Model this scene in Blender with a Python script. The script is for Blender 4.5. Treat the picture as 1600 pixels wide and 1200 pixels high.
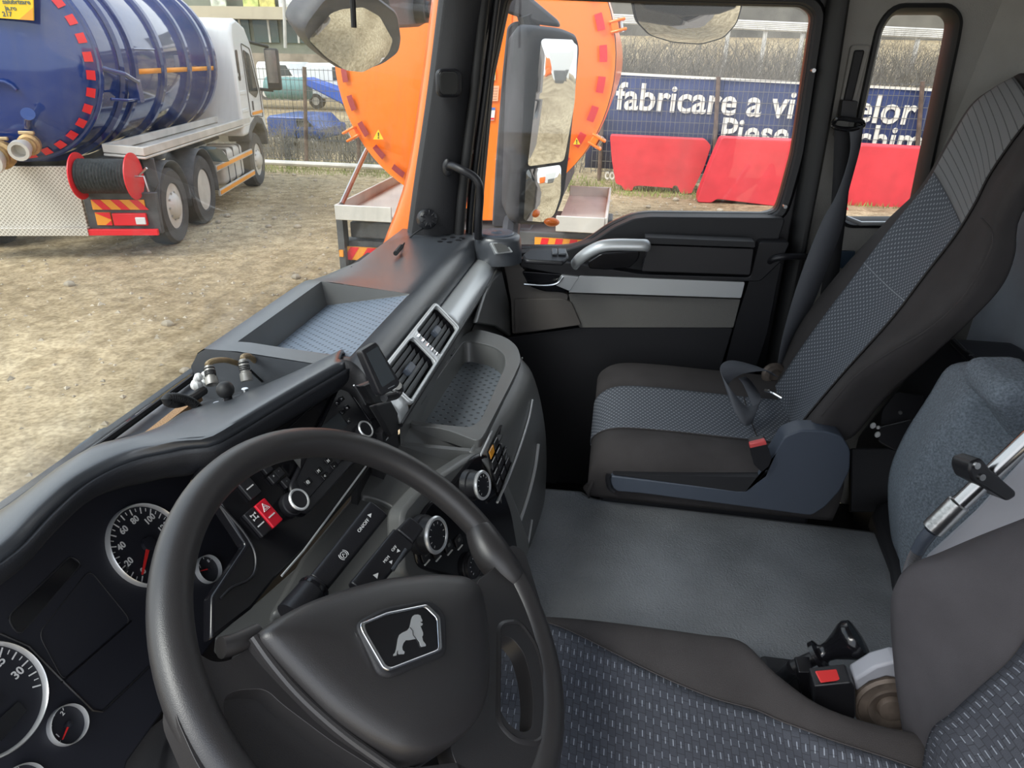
import bpy, bmesh, math, random
from mathutils import Vector, Matrix
for _o in list(bpy.data.objects): bpy.data.objects.remove(_o)
SC = bpy.context.scene
COL = SC.collection
random.seed(7)
R = math.radians
# ------------------------------------------------------------------ camera
F_PX = 1080.0                      # focal length in pixels of the 1600 px wide frame
EYE = Vector((0, 0, 2.4))
PITCH, YAW, ROLL = R(25.2), R(8.1), R(1.2)
FW = Vector((-math.sin(YAW)*math.cos(PITCH), math.cos(YAW)*math.cos(PITCH), -math.sin(PITCH)))
_R0 = Vector((math.cos(YAW), math.sin(YAW), 0)); _U0 = _R0.cross(FW)
RT = _R0*math.cos(ROLL) + _U0*math.sin(ROLL)
UP = -_R0*math.sin(ROLL) + _U0*math.cos(ROLL)
cam = bpy.data.cameras.new('camera')
cam.sensor_fit = 'HORIZONTAL'; cam.sensor_width = 36.0
cam.lens = 36.0*F_PX/1600.0
cam.clip_start = 0.02; cam.clip_end = 300
camo = bpy.data.objects.new('camera', cam); COL.objects.link(camo)
M = Matrix((RT, UP, -FW)).transposed().to_4x4(); M.translation = EYE
camo.matrix_world = M
SC.camera = camo
# ------------------------------------------------------------------ world, sun, exposure
w = bpy.data.worlds.new('overcast_sky'); SC.world = w; w.use_nodes = True
nt = w.node_tree; nt.nodes.clear()
out = nt.nodes.new('ShaderNodeOutputWorld'); bg = nt.nodes.new('ShaderNodeBackground')
tc = nt.nodes.new('ShaderNodeTexCoord'); sp = nt.nodes.new('ShaderNodeSeparateXYZ')
rp = nt.nodes.new('ShaderNodeValToRGB'); ns = nt.nodes.new('ShaderNodeTexNoise')
mx = nt.nodes.new('ShaderNodeMixRGB')
nt.links.new(tc.outputs['Generated'], sp.inputs[0]); nt.links.new(sp.outputs['Z'], rp.inputs[0])
e = rp.color_ramp.elements
e[0].position = 0.0; e[0].color = (0.80, 0.84, 0.88, 1)
e[1].position = 0.75; e[1].color = (0.52, 0.68, 0.95, 1)
k = e.new(0.25); k.color = (0.86, 0.92, 1.0, 1)
ns.inputs['Scale'].default_value = 2.2; ns.inputs['Detail'].default_value = 5
nt.links.new(tc.outputs['Generated'], ns.inputs['Vector'])
cr_ = nt.nodes.new('ShaderNodeValToRGB'); cr_.color_ramp.elements[0].position = .42; cr_.color_ramp.elements[1].position = .62
nt.links.new(ns.outputs['Fac'], cr_.inputs[0]); nt.links.new(cr_.outputs[0], mx.inputs[0])
nt.links.new(rp.outputs[0], mx.inputs[1]); mx.inputs[2].default_value = (0.95, 0.97, 1.0, 1)
nt.links.new(mx.outputs[0], bg.inputs[0]); bg.inputs[1].default_value = 1.0
nt.links.new(bg.outputs[0], out.inputs[0])
sl = bpy.data.lights.new('veiled_sun', 'SUN'); sl.energy = 1.6; sl.angle = R(25); sl.color = (1, .97, .92)
so = bpy.data.objects.new('veiled_sun', sl); COL.objects.link(so)
so.rotation_euler = Vector((-.45, -.55, .75)).to_track_quat('Z', 'Y').to_euler(); so.location = (0, 0, 12)
SC.view_settings.view_transform = 'Standard'; SC.view_settings.look = 'None'
SC.view_settings.gamma = 1; SC.view_settings.use_curve_mapping = False
SC.view_settings.exposure = 1.0
# ------------------------------------------------------------------ measuring: a sight line meeting a real plane
def ray(px, py): return FW + RT*((px-800)/F_PX) + UP*((600-py)/F_PX)
def on(px, py, ax, val):
    d = ray(px, py); i = 'xyz'.index(ax); return EYE + d*((val-EYE[i])/d[i])
def X(px, py, v): return on(px, py, 'x', v)
def Y(px, py, v): return on(px, py, 'y', v)
def Z(px, py, v): return on(px, py, 'z', v)
class Pl:                          # a flat panel: origin o, right u, up v, outward n
    def __init__(s, o, n, u=None):
        s.o = Vector(o); s.n = Vector(n).normalized()
        s.u = Vector((0,0,1)).cross(s.n) if u is None else Vector(u)
        s.u = (s.u - s.n*s.u.dot(s.n)).normalized(); s.v = s.n.cross(s.u)
    def hit(s, px, py, h=0.0):
        d = ray(px, py); o = s.o + s.n*h
        return EYE + d*((o-EYE).dot(s.n)/d.dot(s.n))
    def at(s, a, b, h=0.0): return s.o + s.u*a + s.v*b + s.n*h
    def uv(s, p): q = p - s.o; return q.dot(s.u), q.dot(s.v)
    def moved(s, p): return Pl(p, s.n, s.u)
# ------------------------------------------------------------------ materials
def mat(name, col, rough=.5, metal=0., bump=0., bs=200., spec=.5, var=0., vs=8., coat=0., emis=0., alpha=1.):
    m = bpy.data.materials.new(name); m.use_nodes = True
    t = m.node_tree; b = t.nodes['Principled BSDF']
    b.inputs['Base Color'].default_value = (*col, 1); b.inputs['Roughness'].default_value = rough
    b.inputs['Metallic'].default_value = metal; b.inputs['Specular IOR Level'].default_value = spec
    b.inputs['Coat Weight'].default_value = coat; b.inputs['Alpha'].default_value = alpha
    if emis: b.inputs['Emission Color'].default_value = (*col, 1); b.inputs['Emission Strength'].default_value = emis
    if bump or var:
        c = t.nodes.new('ShaderNodeTexCoord')
    if bump:
        n = t.nodes.new('ShaderNodeTexNoise'); n.inputs['Scale'].default_value = bs; n.inputs['Detail'].default_value = 2
        bp = t.nodes.new('ShaderNodeBump'); bp.inputs['Strength'].default_value = bump; bp.inputs['Distance'].default_value = .002
        t.links.new(c.outputs['Object'], n.inputs['Vector']); t.links.new(n.outputs['Fac'], bp.inputs['Height'])
        t.links.new(bp.outputs[0], b.inputs['Normal'])
    if var:
        n2 = t.nodes.new('ShaderNodeTexNoise'); n2.inputs['Scale'].default_value = vs; n2.inputs['Detail'].default_value = 6
        r = t.nodes.new('ShaderNodeValToRGB')
        r.color_ramp.elements[0].position = .3; r.color_ramp.elements[1].position = .7
        r.color_ramp.elements[0].color = (*[x*(1-var) for x in col], 1); r.color_ramp.elements[1].color = (*[min(1, x*(1+var)) for x in col], 1)
        t.links.new(c.outputs['Object'], n2.inputs['Vector']); t.links.new(n2.outputs['Fac'], r.inputs[0])
        t.links.new(r.outputs[0], b.inputs['Base Color'])
    return m
def nodes(m): return m.node_tree.nodes, m.node_tree.links, m.node_tree.nodes['Principled BSDF']
def glass(name, tint, dirt, streak=60.):
    m = bpy.data.materials.new(name); m.use_nodes = True; t = m.node_tree; t.nodes.clear()
    o = t.nodes.new('ShaderNodeOutputMaterial'); tr = t.nodes.new('ShaderNodeBsdfTransparent'); gl = t.nodes.new('ShaderNodeBsdfGlossy')
    tr.inputs[0].default_value = (*tint, 1); gl.inputs['Roughness'].default_value = .02
    lw = t.nodes.new('ShaderNodeLayerWeight'); lw.inputs[0].default_value = .5
    pw = t.nodes.new('ShaderNodeMath'); pw.operation = 'POWER'; pw.inputs[1].default_value = 4.
    fr = t.nodes.new('ShaderNodeMath'); fr.operation = 'MULTIPLY_ADD'; fr.inputs[1].default_value = .5; fr.inputs[2].default_value = .03
    t.links.new(lw.outputs['Facing'], pw.inputs[0]); t.links.new(pw.outputs[0], fr.inputs[0])
    m1 = t.nodes.new('ShaderNodeMixShader'); t.links.new(fr.outputs[0], m1.inputs[0]); t.links.new(tr.outputs[0], m1.inputs[1]); t.links.new(gl.outputs[0], m1.inputs[2])
    df = t.nodes.new('ShaderNodeBsdfDiffuse'); df.inputs[0].default_value = (.75, .74, .7, 1)
    c = t.nodes.new('ShaderNodeTexCoord'); mp = t.nodes.new('ShaderNodeMapping'); mp.inputs['Scale'].default_value = (streak, streak, 1.2)
    n = t.nodes.new('ShaderNodeTexNoise'); n.inputs['Scale'].default_value = 1; n.inputs['Detail'].default_value = 4
    r = t.nodes.new('ShaderNodeValToRGB'); r.color_ramp.elements[0].position = .5; r.color_ramp.elements[0].color = (dirt*.25,)*3+(1,)
    r.color_ramp.elements[1].position = .85; r.color_ramp.elements[1].color = (min(1, dirt*2.2),)*3+(1,)
    t.links.new(c.outputs['Object'], mp.inputs[0]); t.links.new(mp.outputs[0], n.inputs[0]); t.links.new(n.outputs['Fac'], r.inputs[0])
    m2 = t.nodes.new('ShaderNodeMixShader'); t.links.new(r.outputs[0], m2.inputs[0]); t.links.new(m1.outputs[0], m2.inputs[1]); t.links.new(df.outputs[0], m2.inputs[2])
    t.links.new(m2.outputs[0], o.inputs[0]); return m
def weave(name, base, dot, nx, ny, fx, fy, stag=True):   # fabric with short light stitches, uv in metres
    m = mat(name, base, .9, bump=.5, bs=900, spec=.2); N, L, b = nodes(m)
    uv = N.new('ShaderNodeUVMap'); s = N.new('ShaderNodeSeparateXYZ'); L.new(uv.outputs[0], s.inputs[0])
    def mth(op, a, v=None, bb=None):
        q = N.new('ShaderNodeMath'); q.operation = op
        L.new(a, q.inputs[0])
        if v is not None: q.inputs[1].default_value = v
        if bb is not None: L.new(bb, q.inputs[1])
        return q.outputs[0]
    u = mth('MULTIPLY', s.outputs[0], nx)
    v = mth('MULTIPLY', s.outputs[1], ny)
    if stag:
        col_ = mth('FLOOR', u); half = mth('MULTIPLY', col_, .5); v = mth('ADD', v, None, half)
    fu = mth('FRACT', u); fv = mth('FRACT', v)
    a = mth('LESS_THAN', fu, fx); c = mth('LESS_THAN', fv, fy)
    k = mth('MULTIPLY', a, None, c)
    mx = N.new('ShaderNodeMixRGB'); L.new(k, mx.inputs[0]); mx.inputs[1].default_value = (*base, 1); mx.inputs[2].default_value = (*dot, 1)
    L.new(mx.outputs[0], b.inputs['Base Color']); return m
# ------------------------------------------------------------------ geometry
def cr(pts, n):                    # Catmull-Rom resampling of a polyline
    pts = [Vector(p) for p in pts]
    if len(pts) < 3:
        return [pts[0].lerp(pts[-1], i/(n-1)) for i in range(n)]
    P = [pts[0]*2-pts[1]] + pts + [pts[-1]*2-pts[-2]]; m = len(pts)-1; r = []
    for i in range(n):
        t = i/(n-1)*m; k = min(int(t), m-1); t -= k
        a, b, c, d = P[k:k+4]
        r.append(.5*((2*b)+(c-a)*t+(2*a-5*b+4*c-d)*t*t+(3*b-a-3*c+d)*t**3))
    return r
def crl(pts, n):                   # the same, even steps along the length
    q = cr(pts, max(80, n*4)); L = [0]
    for a, b in zip(q, q[1:]): L.append(L[-1]+(b-a).length)
    r = []; j = 0
    for i in range(n):
        s = L[-1]*i/(n-1)
        while j < len(q)-2 and L[j+1] < s: j += 1
        d = L[j+1]-L[j]; r.append(q[j].lerp(q[j+1], 0 if d < 1e-9 else min(1, (s-L[j])/d)))
    return r
def lin(pts, n):
    pts = [Vector(p) for p in pts]; L = [0]
    for a, b in zip(pts, pts[1:]): L.append(L[-1]+(b-a).length)
    r = []; j = 0
    for i in range(n):
        s = L[-1]*i/(n-1)
        while j < len(pts)-2 and L[j+1] < s: j += 1
        d = L[j+1]-L[j]; r.append(pts[j].lerp(pts[j+1], 0 if d < 1e-9 else min(1, (s-L[j])/d)))
    return r
class B:
    def __init__(s): s.V = []; s.F = []; s.UV = None
    def add(s, V, F):
        o = len(s.V); s.V += [Vector(v) for v in V]; s.F += [tuple(i+o for i in f) for f in F]; return s
    def box(s, c, size, ax=None):
        c = Vector(c); ax = ax or (Vector((1,0,0)), Vector((0,1,0)), Vector((0,0,1)))
        h = [x/2 for x in size]; V = []
        for i in (-1, 1):
            for j in (-1, 1):
                for k in (-1, 1): V.append(c+ax[0]*(i*h[0])+ax[1]*(j*h[1])+ax[2]*(k*h[2]))
        return s.add(V, [(0,1,3,2),(4,6,7,5),(0,4,5,1),(2,3,7,6),(0,2,6,4),(1,5,7,3)])
    def prism(s, pts, vec):
        pts = [Vector(p) for p in pts]; vec = Vector(vec); n = len(pts)
        F = [tuple(range(n-1, -1, -1)), tuple(range(n, 2*n))]+[(i, (i+1) % n, (i+1) % n+n, i+n) for i in range(n)]
        return s.add(pts+[p+vec for p in pts], F)
    def holed(s, outer, holes, vec):
        bm = bmesh.new()
        for lp in [outer]+holes:
            vs = [bm.verts.new(p) for p in lp]
            for i in range(len(vs)): bm.edges.new((vs[i], vs[(i+1) % len(vs)]))
        bmesh.ops.triangle_fill(bm, edges=bm.edges[:], use_beauty=True)
        bm.verts.index_update()
        V0 = [v.co.copy() for v in bm.verts]; F0 = [tuple(v.index for v in f.verts) for f in bm.faces]
        k = len(V0); V = V0+[p+Vector(vec) for p in V0]
        F = F0+[tuple(i+k for i in reversed(f)) for f in F0]; o = 0
        for lp in [outer]+holes:
            n = len(lp); F += [(o+i, o+(i+1) % n, o+(i+1) % n+k, o+i+k) for i in range(n)]; o += n
        bm.free(); return s.add(V, F)
    def grid(s, rows, closed=False, caps=False, uv=True):
        n, m = len(rows), len(rows[0]); o = len(s.V); F = []
        for i in range(n-1):
            for j in range(m if closed else m-1):
                F.append((i*m+j, i*m+(j+1) % m, (i+1)*m+(j+1) % m, (i+1)*m+j))
        if caps: F += [tuple(range(m-1, -1, -1)), tuple((n-1)*m+j for j in range(m))]
        s.add([p for r in rows for p in r], F)
        if uv and not closed and o == 0:
            U = []
            v = 0
            for i in range(n):
                mid = m//2
                if i: v += (Vector(rows[i][mid])-Vector(rows[i-1][mid])).length
                us = [0]
                for j in range(1, m): us.append(us[-1]+(Vector(rows[i][j])-Vector(rows[i][j-1])).length)
                U += [(x-us[mid], v) for x in us]
            s.UV = U
        return s
    def tube(s, path, r, seg=10, closed=False, caps=True, flat=None):
        path = [Vector(p) for p in path]; n = len(path)
        rr = r if isinstance(r, (list, tuple)) else [r]*n
        rows = []; up = None
        for i in range(n):
            a = path[(i-1) % n] if (closed or i) else path[0]; b = path[(i+1) % n] if (closed or i < n-1) else path[-1]
            t = (b-a).normalized()
            if up is None:
                up = Vector((0,0,1)) if abs(t.z) < .9 else Vector((1,0,0))
            up = (up-t*up.dot(t)).normalized(); sd = t.cross(up)
            fx, fy = flat or (1, 1)
            rows.append([path[i]+(sd*math.cos(2*math.pi*k/seg)*fx+up*math.sin(2*math.pi*k/seg)*fy)*rr[i] for k in range(seg)])
        if closed: rows.append(rows[0])
        return s.grid(rows, closed=True, caps=caps and not closed)
    def cyl(s, a, b, r, r2=None, seg=24): return s.tube([a, b], [r, r if r2 is None else r2], seg)
    def lathe(s, o, axis, prof, seg=32):   # profile of (radius, height along the axis)
        o = Vector(o); a = Vector(axis).normalized(); x = a.orthogonal().normalized(); y = a.cross(x)
        rows = [[o+a*h+(x*math.cos(2*math.pi*k/seg)+y*math.sin(2*math.pi*k/seg))*max(r, 1e-5) for k in range(seg)] for r, h in prof]
        return s.grid(rows, closed=True, caps=True)
    def sphere(s, c, r, seg=20, sq=(1,1,1)):
        c = Vector(c); rows = []
        for i in range(1, 12):
            a = math.pi*i/12
            rows.append([c+Vector((math.sin(a)*math.cos(2*math.pi*k/seg)*sq[0], math.sin(a)*math.sin(2*math.pi*k/seg)*sq[1], math.cos(a)*sq[2]))*r for k in range(seg)])
        return s.grid(rows, closed=True, caps=True)
    def make(s, name, m, parent=None, bevel=0, seg=2, solid=0, soff=-1, sub=0, angle=35, smooth=True, **tags):
        me = bpy.data.meshes.new(name)
        shift = Vector()
        if parent is None:
            lo = [min(v[i] for v in s.V) for i in range(3)]; hi = [max(v[i] for v in s.V) for i in range(3)]
            shift = Vector(((lo[0]+hi[0])/2, (lo[1]+hi[1])/2, lo[2]))
        me.from_pydata([v-shift for v in s.V], [], s.F)
        if s.UV and len(s.UV) == len(s.V):
            ul = me.uv_layers.new(name='UVMap')
            for l in me.loops: ul.data[l.index].uv = s.UV[l.vertex_index]
        bm = bmesh.new(); bm.from_mesh(me)
        if not s.UV: bmesh.ops.remove_doubles(bm, verts=bm.verts[:], dist=1e-6)
        bmesh.ops.recalc_face_normals(bm, faces=bm.faces[:]); bm.to_mesh(me); bm.free()
        if smooth:
            for p in me.polygons: p.use_smooth = True
            me.set_sharp_from_angle(angle=R(angle))
        me.materials.append(m)
        o = bpy.data.objects.new(name, me); COL.objects.link(o)
        if parent is None: o.location = shift
        else: attach(o, parent)
        if bevel:
            q = o.modifiers.new('bevel', 'BEVEL'); q.width = bevel; q.segments = seg; q.limit_method = 'ANGLE'; q.angle_limit = R(30); q.harden_normals = False
        if sub:
            q = o.modifiers.new('sub', 'SUBSURF'); q.levels = sub; q.render_levels = sub
        if solid:
            q = o.modifiers.new('solid', 'SOLIDIFY'); q.thickness = solid; q.offset = soff
        for a, b in tags.items(): o[a] = b
        return o
WM = {}
def wmat(o):
    m = Matrix.LocRotScale(o.location, o.rotation_euler, o.scale)
    return (wmat(o.parent) @ o.matrix_parent_inverse @ m) if o.parent else m
def attach(o, parent):
    o.parent = parent; o.matrix_parent_inverse = wmat(parent).inverted()
def thing(name, label, cat, loc=(0,0,0), group=None):
    o = bpy.data.objects.new(name, None); COL.objects.link(o); o.location = loc; o.empty_display_size = .1
    o['label'] = label; o['category'] = cat
    if group: o['group'] = group
    return o
def tag(o, label=None, cat=None, group=None, kind=None):
    for k, v in (('label', label), ('category', cat), ('group', group), ('kind', kind)):
        if v: o[k] = v
    return o
def dup(root, delta, label=None, group=None):
    r = root.copy(); COL.objects.link(r); r.location = root.location+Vector(delta)
    if label: r['label'] = label
    if group: r['group'] = group
    for ch in [c for c in bpy.data.objects if c.parent == root]:
        c = ch.copy(); COL.objects.link(c); c.parent = r; c.matrix_parent_inverse = ch.matrix_parent_inverse
        for g in [d for d in bpy.data.objects if d.parent == ch]:
            d = g.copy(); COL.objects.link(d); d.parent = c; d.matrix_parent_inverse = g.matrix_parent_inverse
    return r
_fonts = {}
def text(name, s, o, u, v, size, m, parent=None, depth=.0006, align='CENTER', bold=0., **tags):
    c = bpy.data.curves.new(name, 'FONT'); c.body = s; c.size = size; c.align_x = align; c.align_y = 'CENTER'
    c.extrude = depth; c.offset = bold; c.resolution_u = 3
    t = bpy.data.objects.new('tmp', c); COL.objects.link(t)
    dg = bpy.context.evaluated_depsgraph_get(); dg.update()
    me = bpy.data.meshes.new_from_object(t.evaluated_get(dg)); bpy.data.objects.remove(t)
    u = Vector(u).normalized(); v = Vector(v).normalized(); n = u.cross(v); o = Vector(o)
    b = B(); b.add([o+u*q.co.x+v*q.co.y+n*q.co.z for q in me.vertices], [tuple(p.vertices) for p in me.polygons])
    return b.make(name, m, parent, smooth=False, **tags)
def rrect(w, h, r, n=5):           # rounded rectangle outline
    P = []
    for cx, cy, a0 in ((w/2-r, h/2-r, 0), (-w/2+r, h/2-r, 90), (-w/2+r, -h/2+r, 180), (w/2-r, -h/2+r, 270)):
        for i in range(n+1):
            a = R(a0+90*i/n); P.append((cx+r*math.cos(a), cy+r*math.sin(a)))
    return P
def onplate(pl, c, outline, h, name, m, parent, h0=0., bevel=0., **k):   # a raised shape on a panel
    o = pl.uv(c); b = B(); b.prism([pl.at(o[0]+x, o[1]+y, h0) for x, y in outline], pl.n*h)
    return b.make(name, m, parent, bevel=bevel, **k)
def rounded(pts, r, n=4):          # round the corners of a 3-D polygon
    pts = [Vector(p) for p in pts]; o = []
    for i, p in enumerate(pts):
        a = pts[i-1]-p; b = pts[(i+1) % len(pts)]-p; k = min(r, a.length*.45, b.length*.45)
        A = p+a.normalized()*k; Bb = p+b.normalized()*k
        for j in range(n+1):
            t = j/n; o.append(A*(1-t)**2+p*2*t*(1-t)+Bb*t*t)
    return o
# ------------------------------------------------------------------ the materials of the place
DASH = mat('dash_plastic', (.060,.066,.076), .30, spec=.8, bump=.10, bs=900, var=.12, vs=9)
DASHG = mat('dash_lower_plastic', (.115,.117,.115), .36, spec=.7, bump=.10, bs=900, var=.10, vs=6)
BLK = mat('black_plastic', (.014,.014,.017), .38, bump=.15, bs=900)
BLKM = mat('black_matt', (.02,.02,.023), .6, bump=.2, bs=600)
GLOSS = mat('piano_black', (.008,.008,.010), .16)
RUB = mat('rubber', (.012,.012,.013), .55)
WHEEL = mat('wheel_skin', (.030,.028,.029), .38, spec=.7, bump=.12, bs=1200)
SILV = mat('satin_silver', (.66,.68,.69), .38, .55)
RING = mat('ring_silver', (.85,.86,.87), .3, .6)
CHROME = mat('chrome', (.75,.76,.78), .14, 1.)
STEEL = mat('steel', (.5,.5,.5), .3, 1., bump=.2, bs=120)
WHITE = mat('white_print', (.75,.75,.75), .6)
RED = mat('red_switch', (.62,.012,.03), .35)
AMB = mat('amber_switch', (.8,.33,.02), .4)
NEED = mat('red_needle', (.75,.03,.03), .4)
SCREEN = mat('screen', (.04,.048,.055), .12)
MIRROR = mat('mirror_glass', (.82,.84,.85), .03, 1.)
WALLG = mat('cab_wall_fabric', (.33,.32,.30), .9, bump=.5, bs=300, var=.08, vs=10)
WALLB = mat('rear_wall_fabric', (.60,.65,.72), .9, bump=.5, bs=300, var=.12, vs=5)
TAUPE = mat('door_taupe', (.10,.09,.083), .55, bump=.3, bs=500)
FABD = mat('seat_dark_fabric', (.066,.060,.060), .92, bump=.6, bs=1400, spec=.2, var=.12, vs=12)
FABB = mat('seat_back_fabric', (.095,.089,.097), .92, bump=.6, bs=1400, spec=.2, var=.15, vs=8)
FAB1 = weave('seat_dotted_fabric', (.11,.12,.14), (.36,.38,.41), 110, 85, .38, .36)
FAB3 = weave('seat_striped_fabric', (.24,.24,.245), (.12,.12,.125), 60, 62, .97, .13, False)
FAB2 = weave('driver_seat_fabric', (.075,.080,.096), (.30,.33,.38), 46, 100, .42, .13)
TUNM = mat('tunnel_mat', (.19,.20,.215), .36, spec=.8, bump=1., bs=300, var=.3, vs=5)
FELT = mat('felt', (.17,.20,.235), .95, bump=1., bs=500, var=.35, vs=260)
SEATP = mat('seat_plastic', (.075,.09,.12), .4, bump=.2, bs=800)
GREYP = mat('grey_lid', (.42,.43,.48), .45, var=.1)
BELT = mat('belt_webbing', (.02,.02,.023), .75, bump=.4, bs=900)
BELTG = mat('belt_webbing_grey', (.09,.095,.11), .6, bump=.4, bs=900)
FLOORM = mat('floor_mat', (.01,.01,.011), .7)
DIRTM = mat('dusty_metal', (.16,.13,.11), .6, .5, var=.4, vs=30)
TAN = mat('tan_cable', (.30,.22,.12), .6, var=.3, vs=60)
GREYC = mat('connector_grey', (.34,.33,.31), .4, .5, var=.2, vs=90)
ORANGE = mat('orange_paint', (.95,.19,.012), .32, coat=.3, var=.04, vs=2)
BLUE = mat('blue_paint', (.008,.032,.17), .09, coat=.6, spec=.5)
BODYW = mat('white_paint', (.72,.73,.72), .3, coat=.3)
ALU = mat('aluminium', (.60,.57,.52), .5, .25, var=.15, vs=3)
TYRE = mat('tyre', (.075,.07,.065), .8, bump=.8, bs=60, var=.2, vs=5)
FRAME = mat('chassis_grey', (.09,.09,.09), .7, var=.3, vs=6)
REDP = mat('reflective_red', (.75,.02,.03), .4)
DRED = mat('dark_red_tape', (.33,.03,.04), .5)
ORT = mat('orange_tape', (.85,.33,.03), .5)
YEL = mat('yellow_sticker', (.85,.55,.02), .5)
BARR = mat('red_barrier_plastic', (.66,.045,.06), .4, var=.12, vs=3)
BANB = mat('banner_blue', (.022,.035,.115), .6, var=.3, vs=2)
BANW = mat('banner_white', (.8,.78,.7), .7)
POST = mat('rusty_post', (.13,.09,.07), .8, var=.3, vs=9)
GLASS = glass('side_glass', (.97,.98,.97), .035, 14.)
GLASSW = glass('windscreen_glass', (.96,.98,.97), .05, 45.)
def brickwork(m, k):               # fine woven brick relief under the stitches
    N, L, b = nodes(m); uv = N.new('ShaderNodeUVMap'); br = N.new('ShaderNodeTexBrick')
    br.inputs['Scale'].default_value = 1; br.inputs['Brick Width'].default_value = .012; br.inputs['Row Height'].default_value = .010; br.inputs['Mortar Size'].default_value = .0006
    br.inputs['Color1'].default_value = (1,1,1,1); br.inputs['Color2'].default_value = (.82,.82,.84,1); br.inputs['Mortar'].default_value = (k,k,k,1)
    L.new(uv.outputs[0], br.inputs['Vector']); src = b.inputs['Base Color'].links[0].from_socket
    mu = N.new('ShaderNodeMixRGB'); mu.blend_type = 'MULTIPLY'; mu.inputs[0].default_value = 1
    L.new(src, mu.inputs[1]); L.new(br.outputs['Color'], mu.inputs[2]); L.new(mu.outputs[0], b.inputs['Base Color'])
brickwork(FAB2, .6)
def ground_mat():
    m = mat('dirt_yard', (.4,.31,.2), .95, spec=.1); N, L, b = nodes(m)
    c = N.new('ShaderNodeTexCoord')
    def noise(sc, d, ins=None):
        n = N.new('ShaderNodeTexNoise'); n.inputs['Scale'].default_value = sc; n.inputs['Detail'].default_value = d
        L.new(c.outputs['Object'], n.inputs['Vector']); return n
    n1 = noise(.35, 6); n2 = noise(5, 8); n3 = noise(28, 4)
    r1 = N.new('ShaderNodeValToRGB'); E = r1.color_ramp.elements
    E[0].position = .3; E[0].color = (.36,.275,.165,1); E[1].position = .62; E[1].color = (.60,.485,.31,1)
    k = E.new(.78); k.color = (.68,.575,.39,1)
    L.new(n1.outputs['Fac'], r1.inputs[0])
    r2 = N.new('ShaderNodeValToRGB'); r2.color_ramp.elements[0].position = .35; r2.color_ramp.elements[0].color = (.62,.6,.57,1); r2.color_ramp.elements[1].position = .65; r2.color_ramp.elements[1].color = (1.0,1.0,1.0,1)
    L.new(n2.outputs['Fac'], r2.inputs[0])
    mu = N.new('ShaderNodeMixRGB'); mu.blend_type = 'MULTIPLY'; mu.inputs[0].default_value = 1
    L.new(r1.outputs[0], mu.inputs[1]); L.new(r2.outputs[0], mu.inputs[2])
    r3 = N.new('ShaderNodeValToRGB'); r3.color_ramp.elements[0].position = .38; r3.color_ramp.elements[0].color = (.7,.68,.66,1); r3.color_ramp.elements[1].position = .6; r3.color_ramp.elements[1].color = (1.,1.,1.,1)
    L.new(n3.outputs['Fac'], r3.inputs[0])
    m3 = N.new('ShaderNodeMixRGB'); m3.blend_type = 'MULTIPLY'; m3.inputs[0].default_value = 1
    L.new(mu.outputs[0], m3.inputs[1]); L.new(r3.outputs[0], m3.inputs[2])
    # grass beyond the yard edge, worn with noise
    s = N.new('ShaderNodeSeparateXYZ'); L.new(c.outputs['Object'], s.inputs[0])
    ng = noise(1.3, 5); ad = N.new('ShaderNodeMath'); ad.operation = 'MULTIPLY_ADD'
    L.new(ng.outputs['Fac'], ad.inputs[0]); ad.inputs[1].default_value = 3.0; L.new(s.outputs['Y'], ad.inputs[2])
    rg = N.new('ShaderNodeMapRange'); rg.inputs['From Min'].default_value = 15.0; rg.inputs['From Max'].default_value = 15.7
    L.new(ad.outputs[0], rg.inputs['Value'])
    gm = N.new('ShaderNodeMixRGB'); L.new(rg.outputs[0], gm.inputs[0]); L.new(m3.outputs[0], gm.inputs[1])
    rr = N.new('ShaderNodeValToRGB'); rr.color_ramp.elements[0].position = .35; rr.color_ramp.elements[0].color = (.14,.19,.05,1); rr.color_ramp.elements[1].position = .65; rr.color_ramp.elements[1].color = (.38,.37,.16,1)
    L.new(n2.outputs['Fac'], rr.inputs[0]); L.new(rr.outputs[0], gm.inputs[2])
    rk = N.new('ShaderNodeMapRange'); rk.inputs['From Min'].default_value = 18.6; rk.inputs['From Max'].default_value = 19.4; L.new(ad.outputs[0], rk.inputs['Value'])
    g2 = N.new('ShaderNodeMixRGB'); L.new(rk.outputs[0], g2.inputs[0]); L.new(gm.outputs[0], g2.inputs[1]); g2.inputs[2].default_value = (.095,.085,.07,1)
    L.new(g2.outputs[0], b.inputs['Base Color'])
    bp = N.new('ShaderNodeBump'); bp.inputs['Strength'].default_value = .9; bp.inputs['Distance'].default_value = .05
    L.new(n2.outputs['Fac'], bp.inputs['Height']); L.new(bp.outputs[0], b.inputs['Normal'])
    return m
GROUND = ground_mat()
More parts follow.
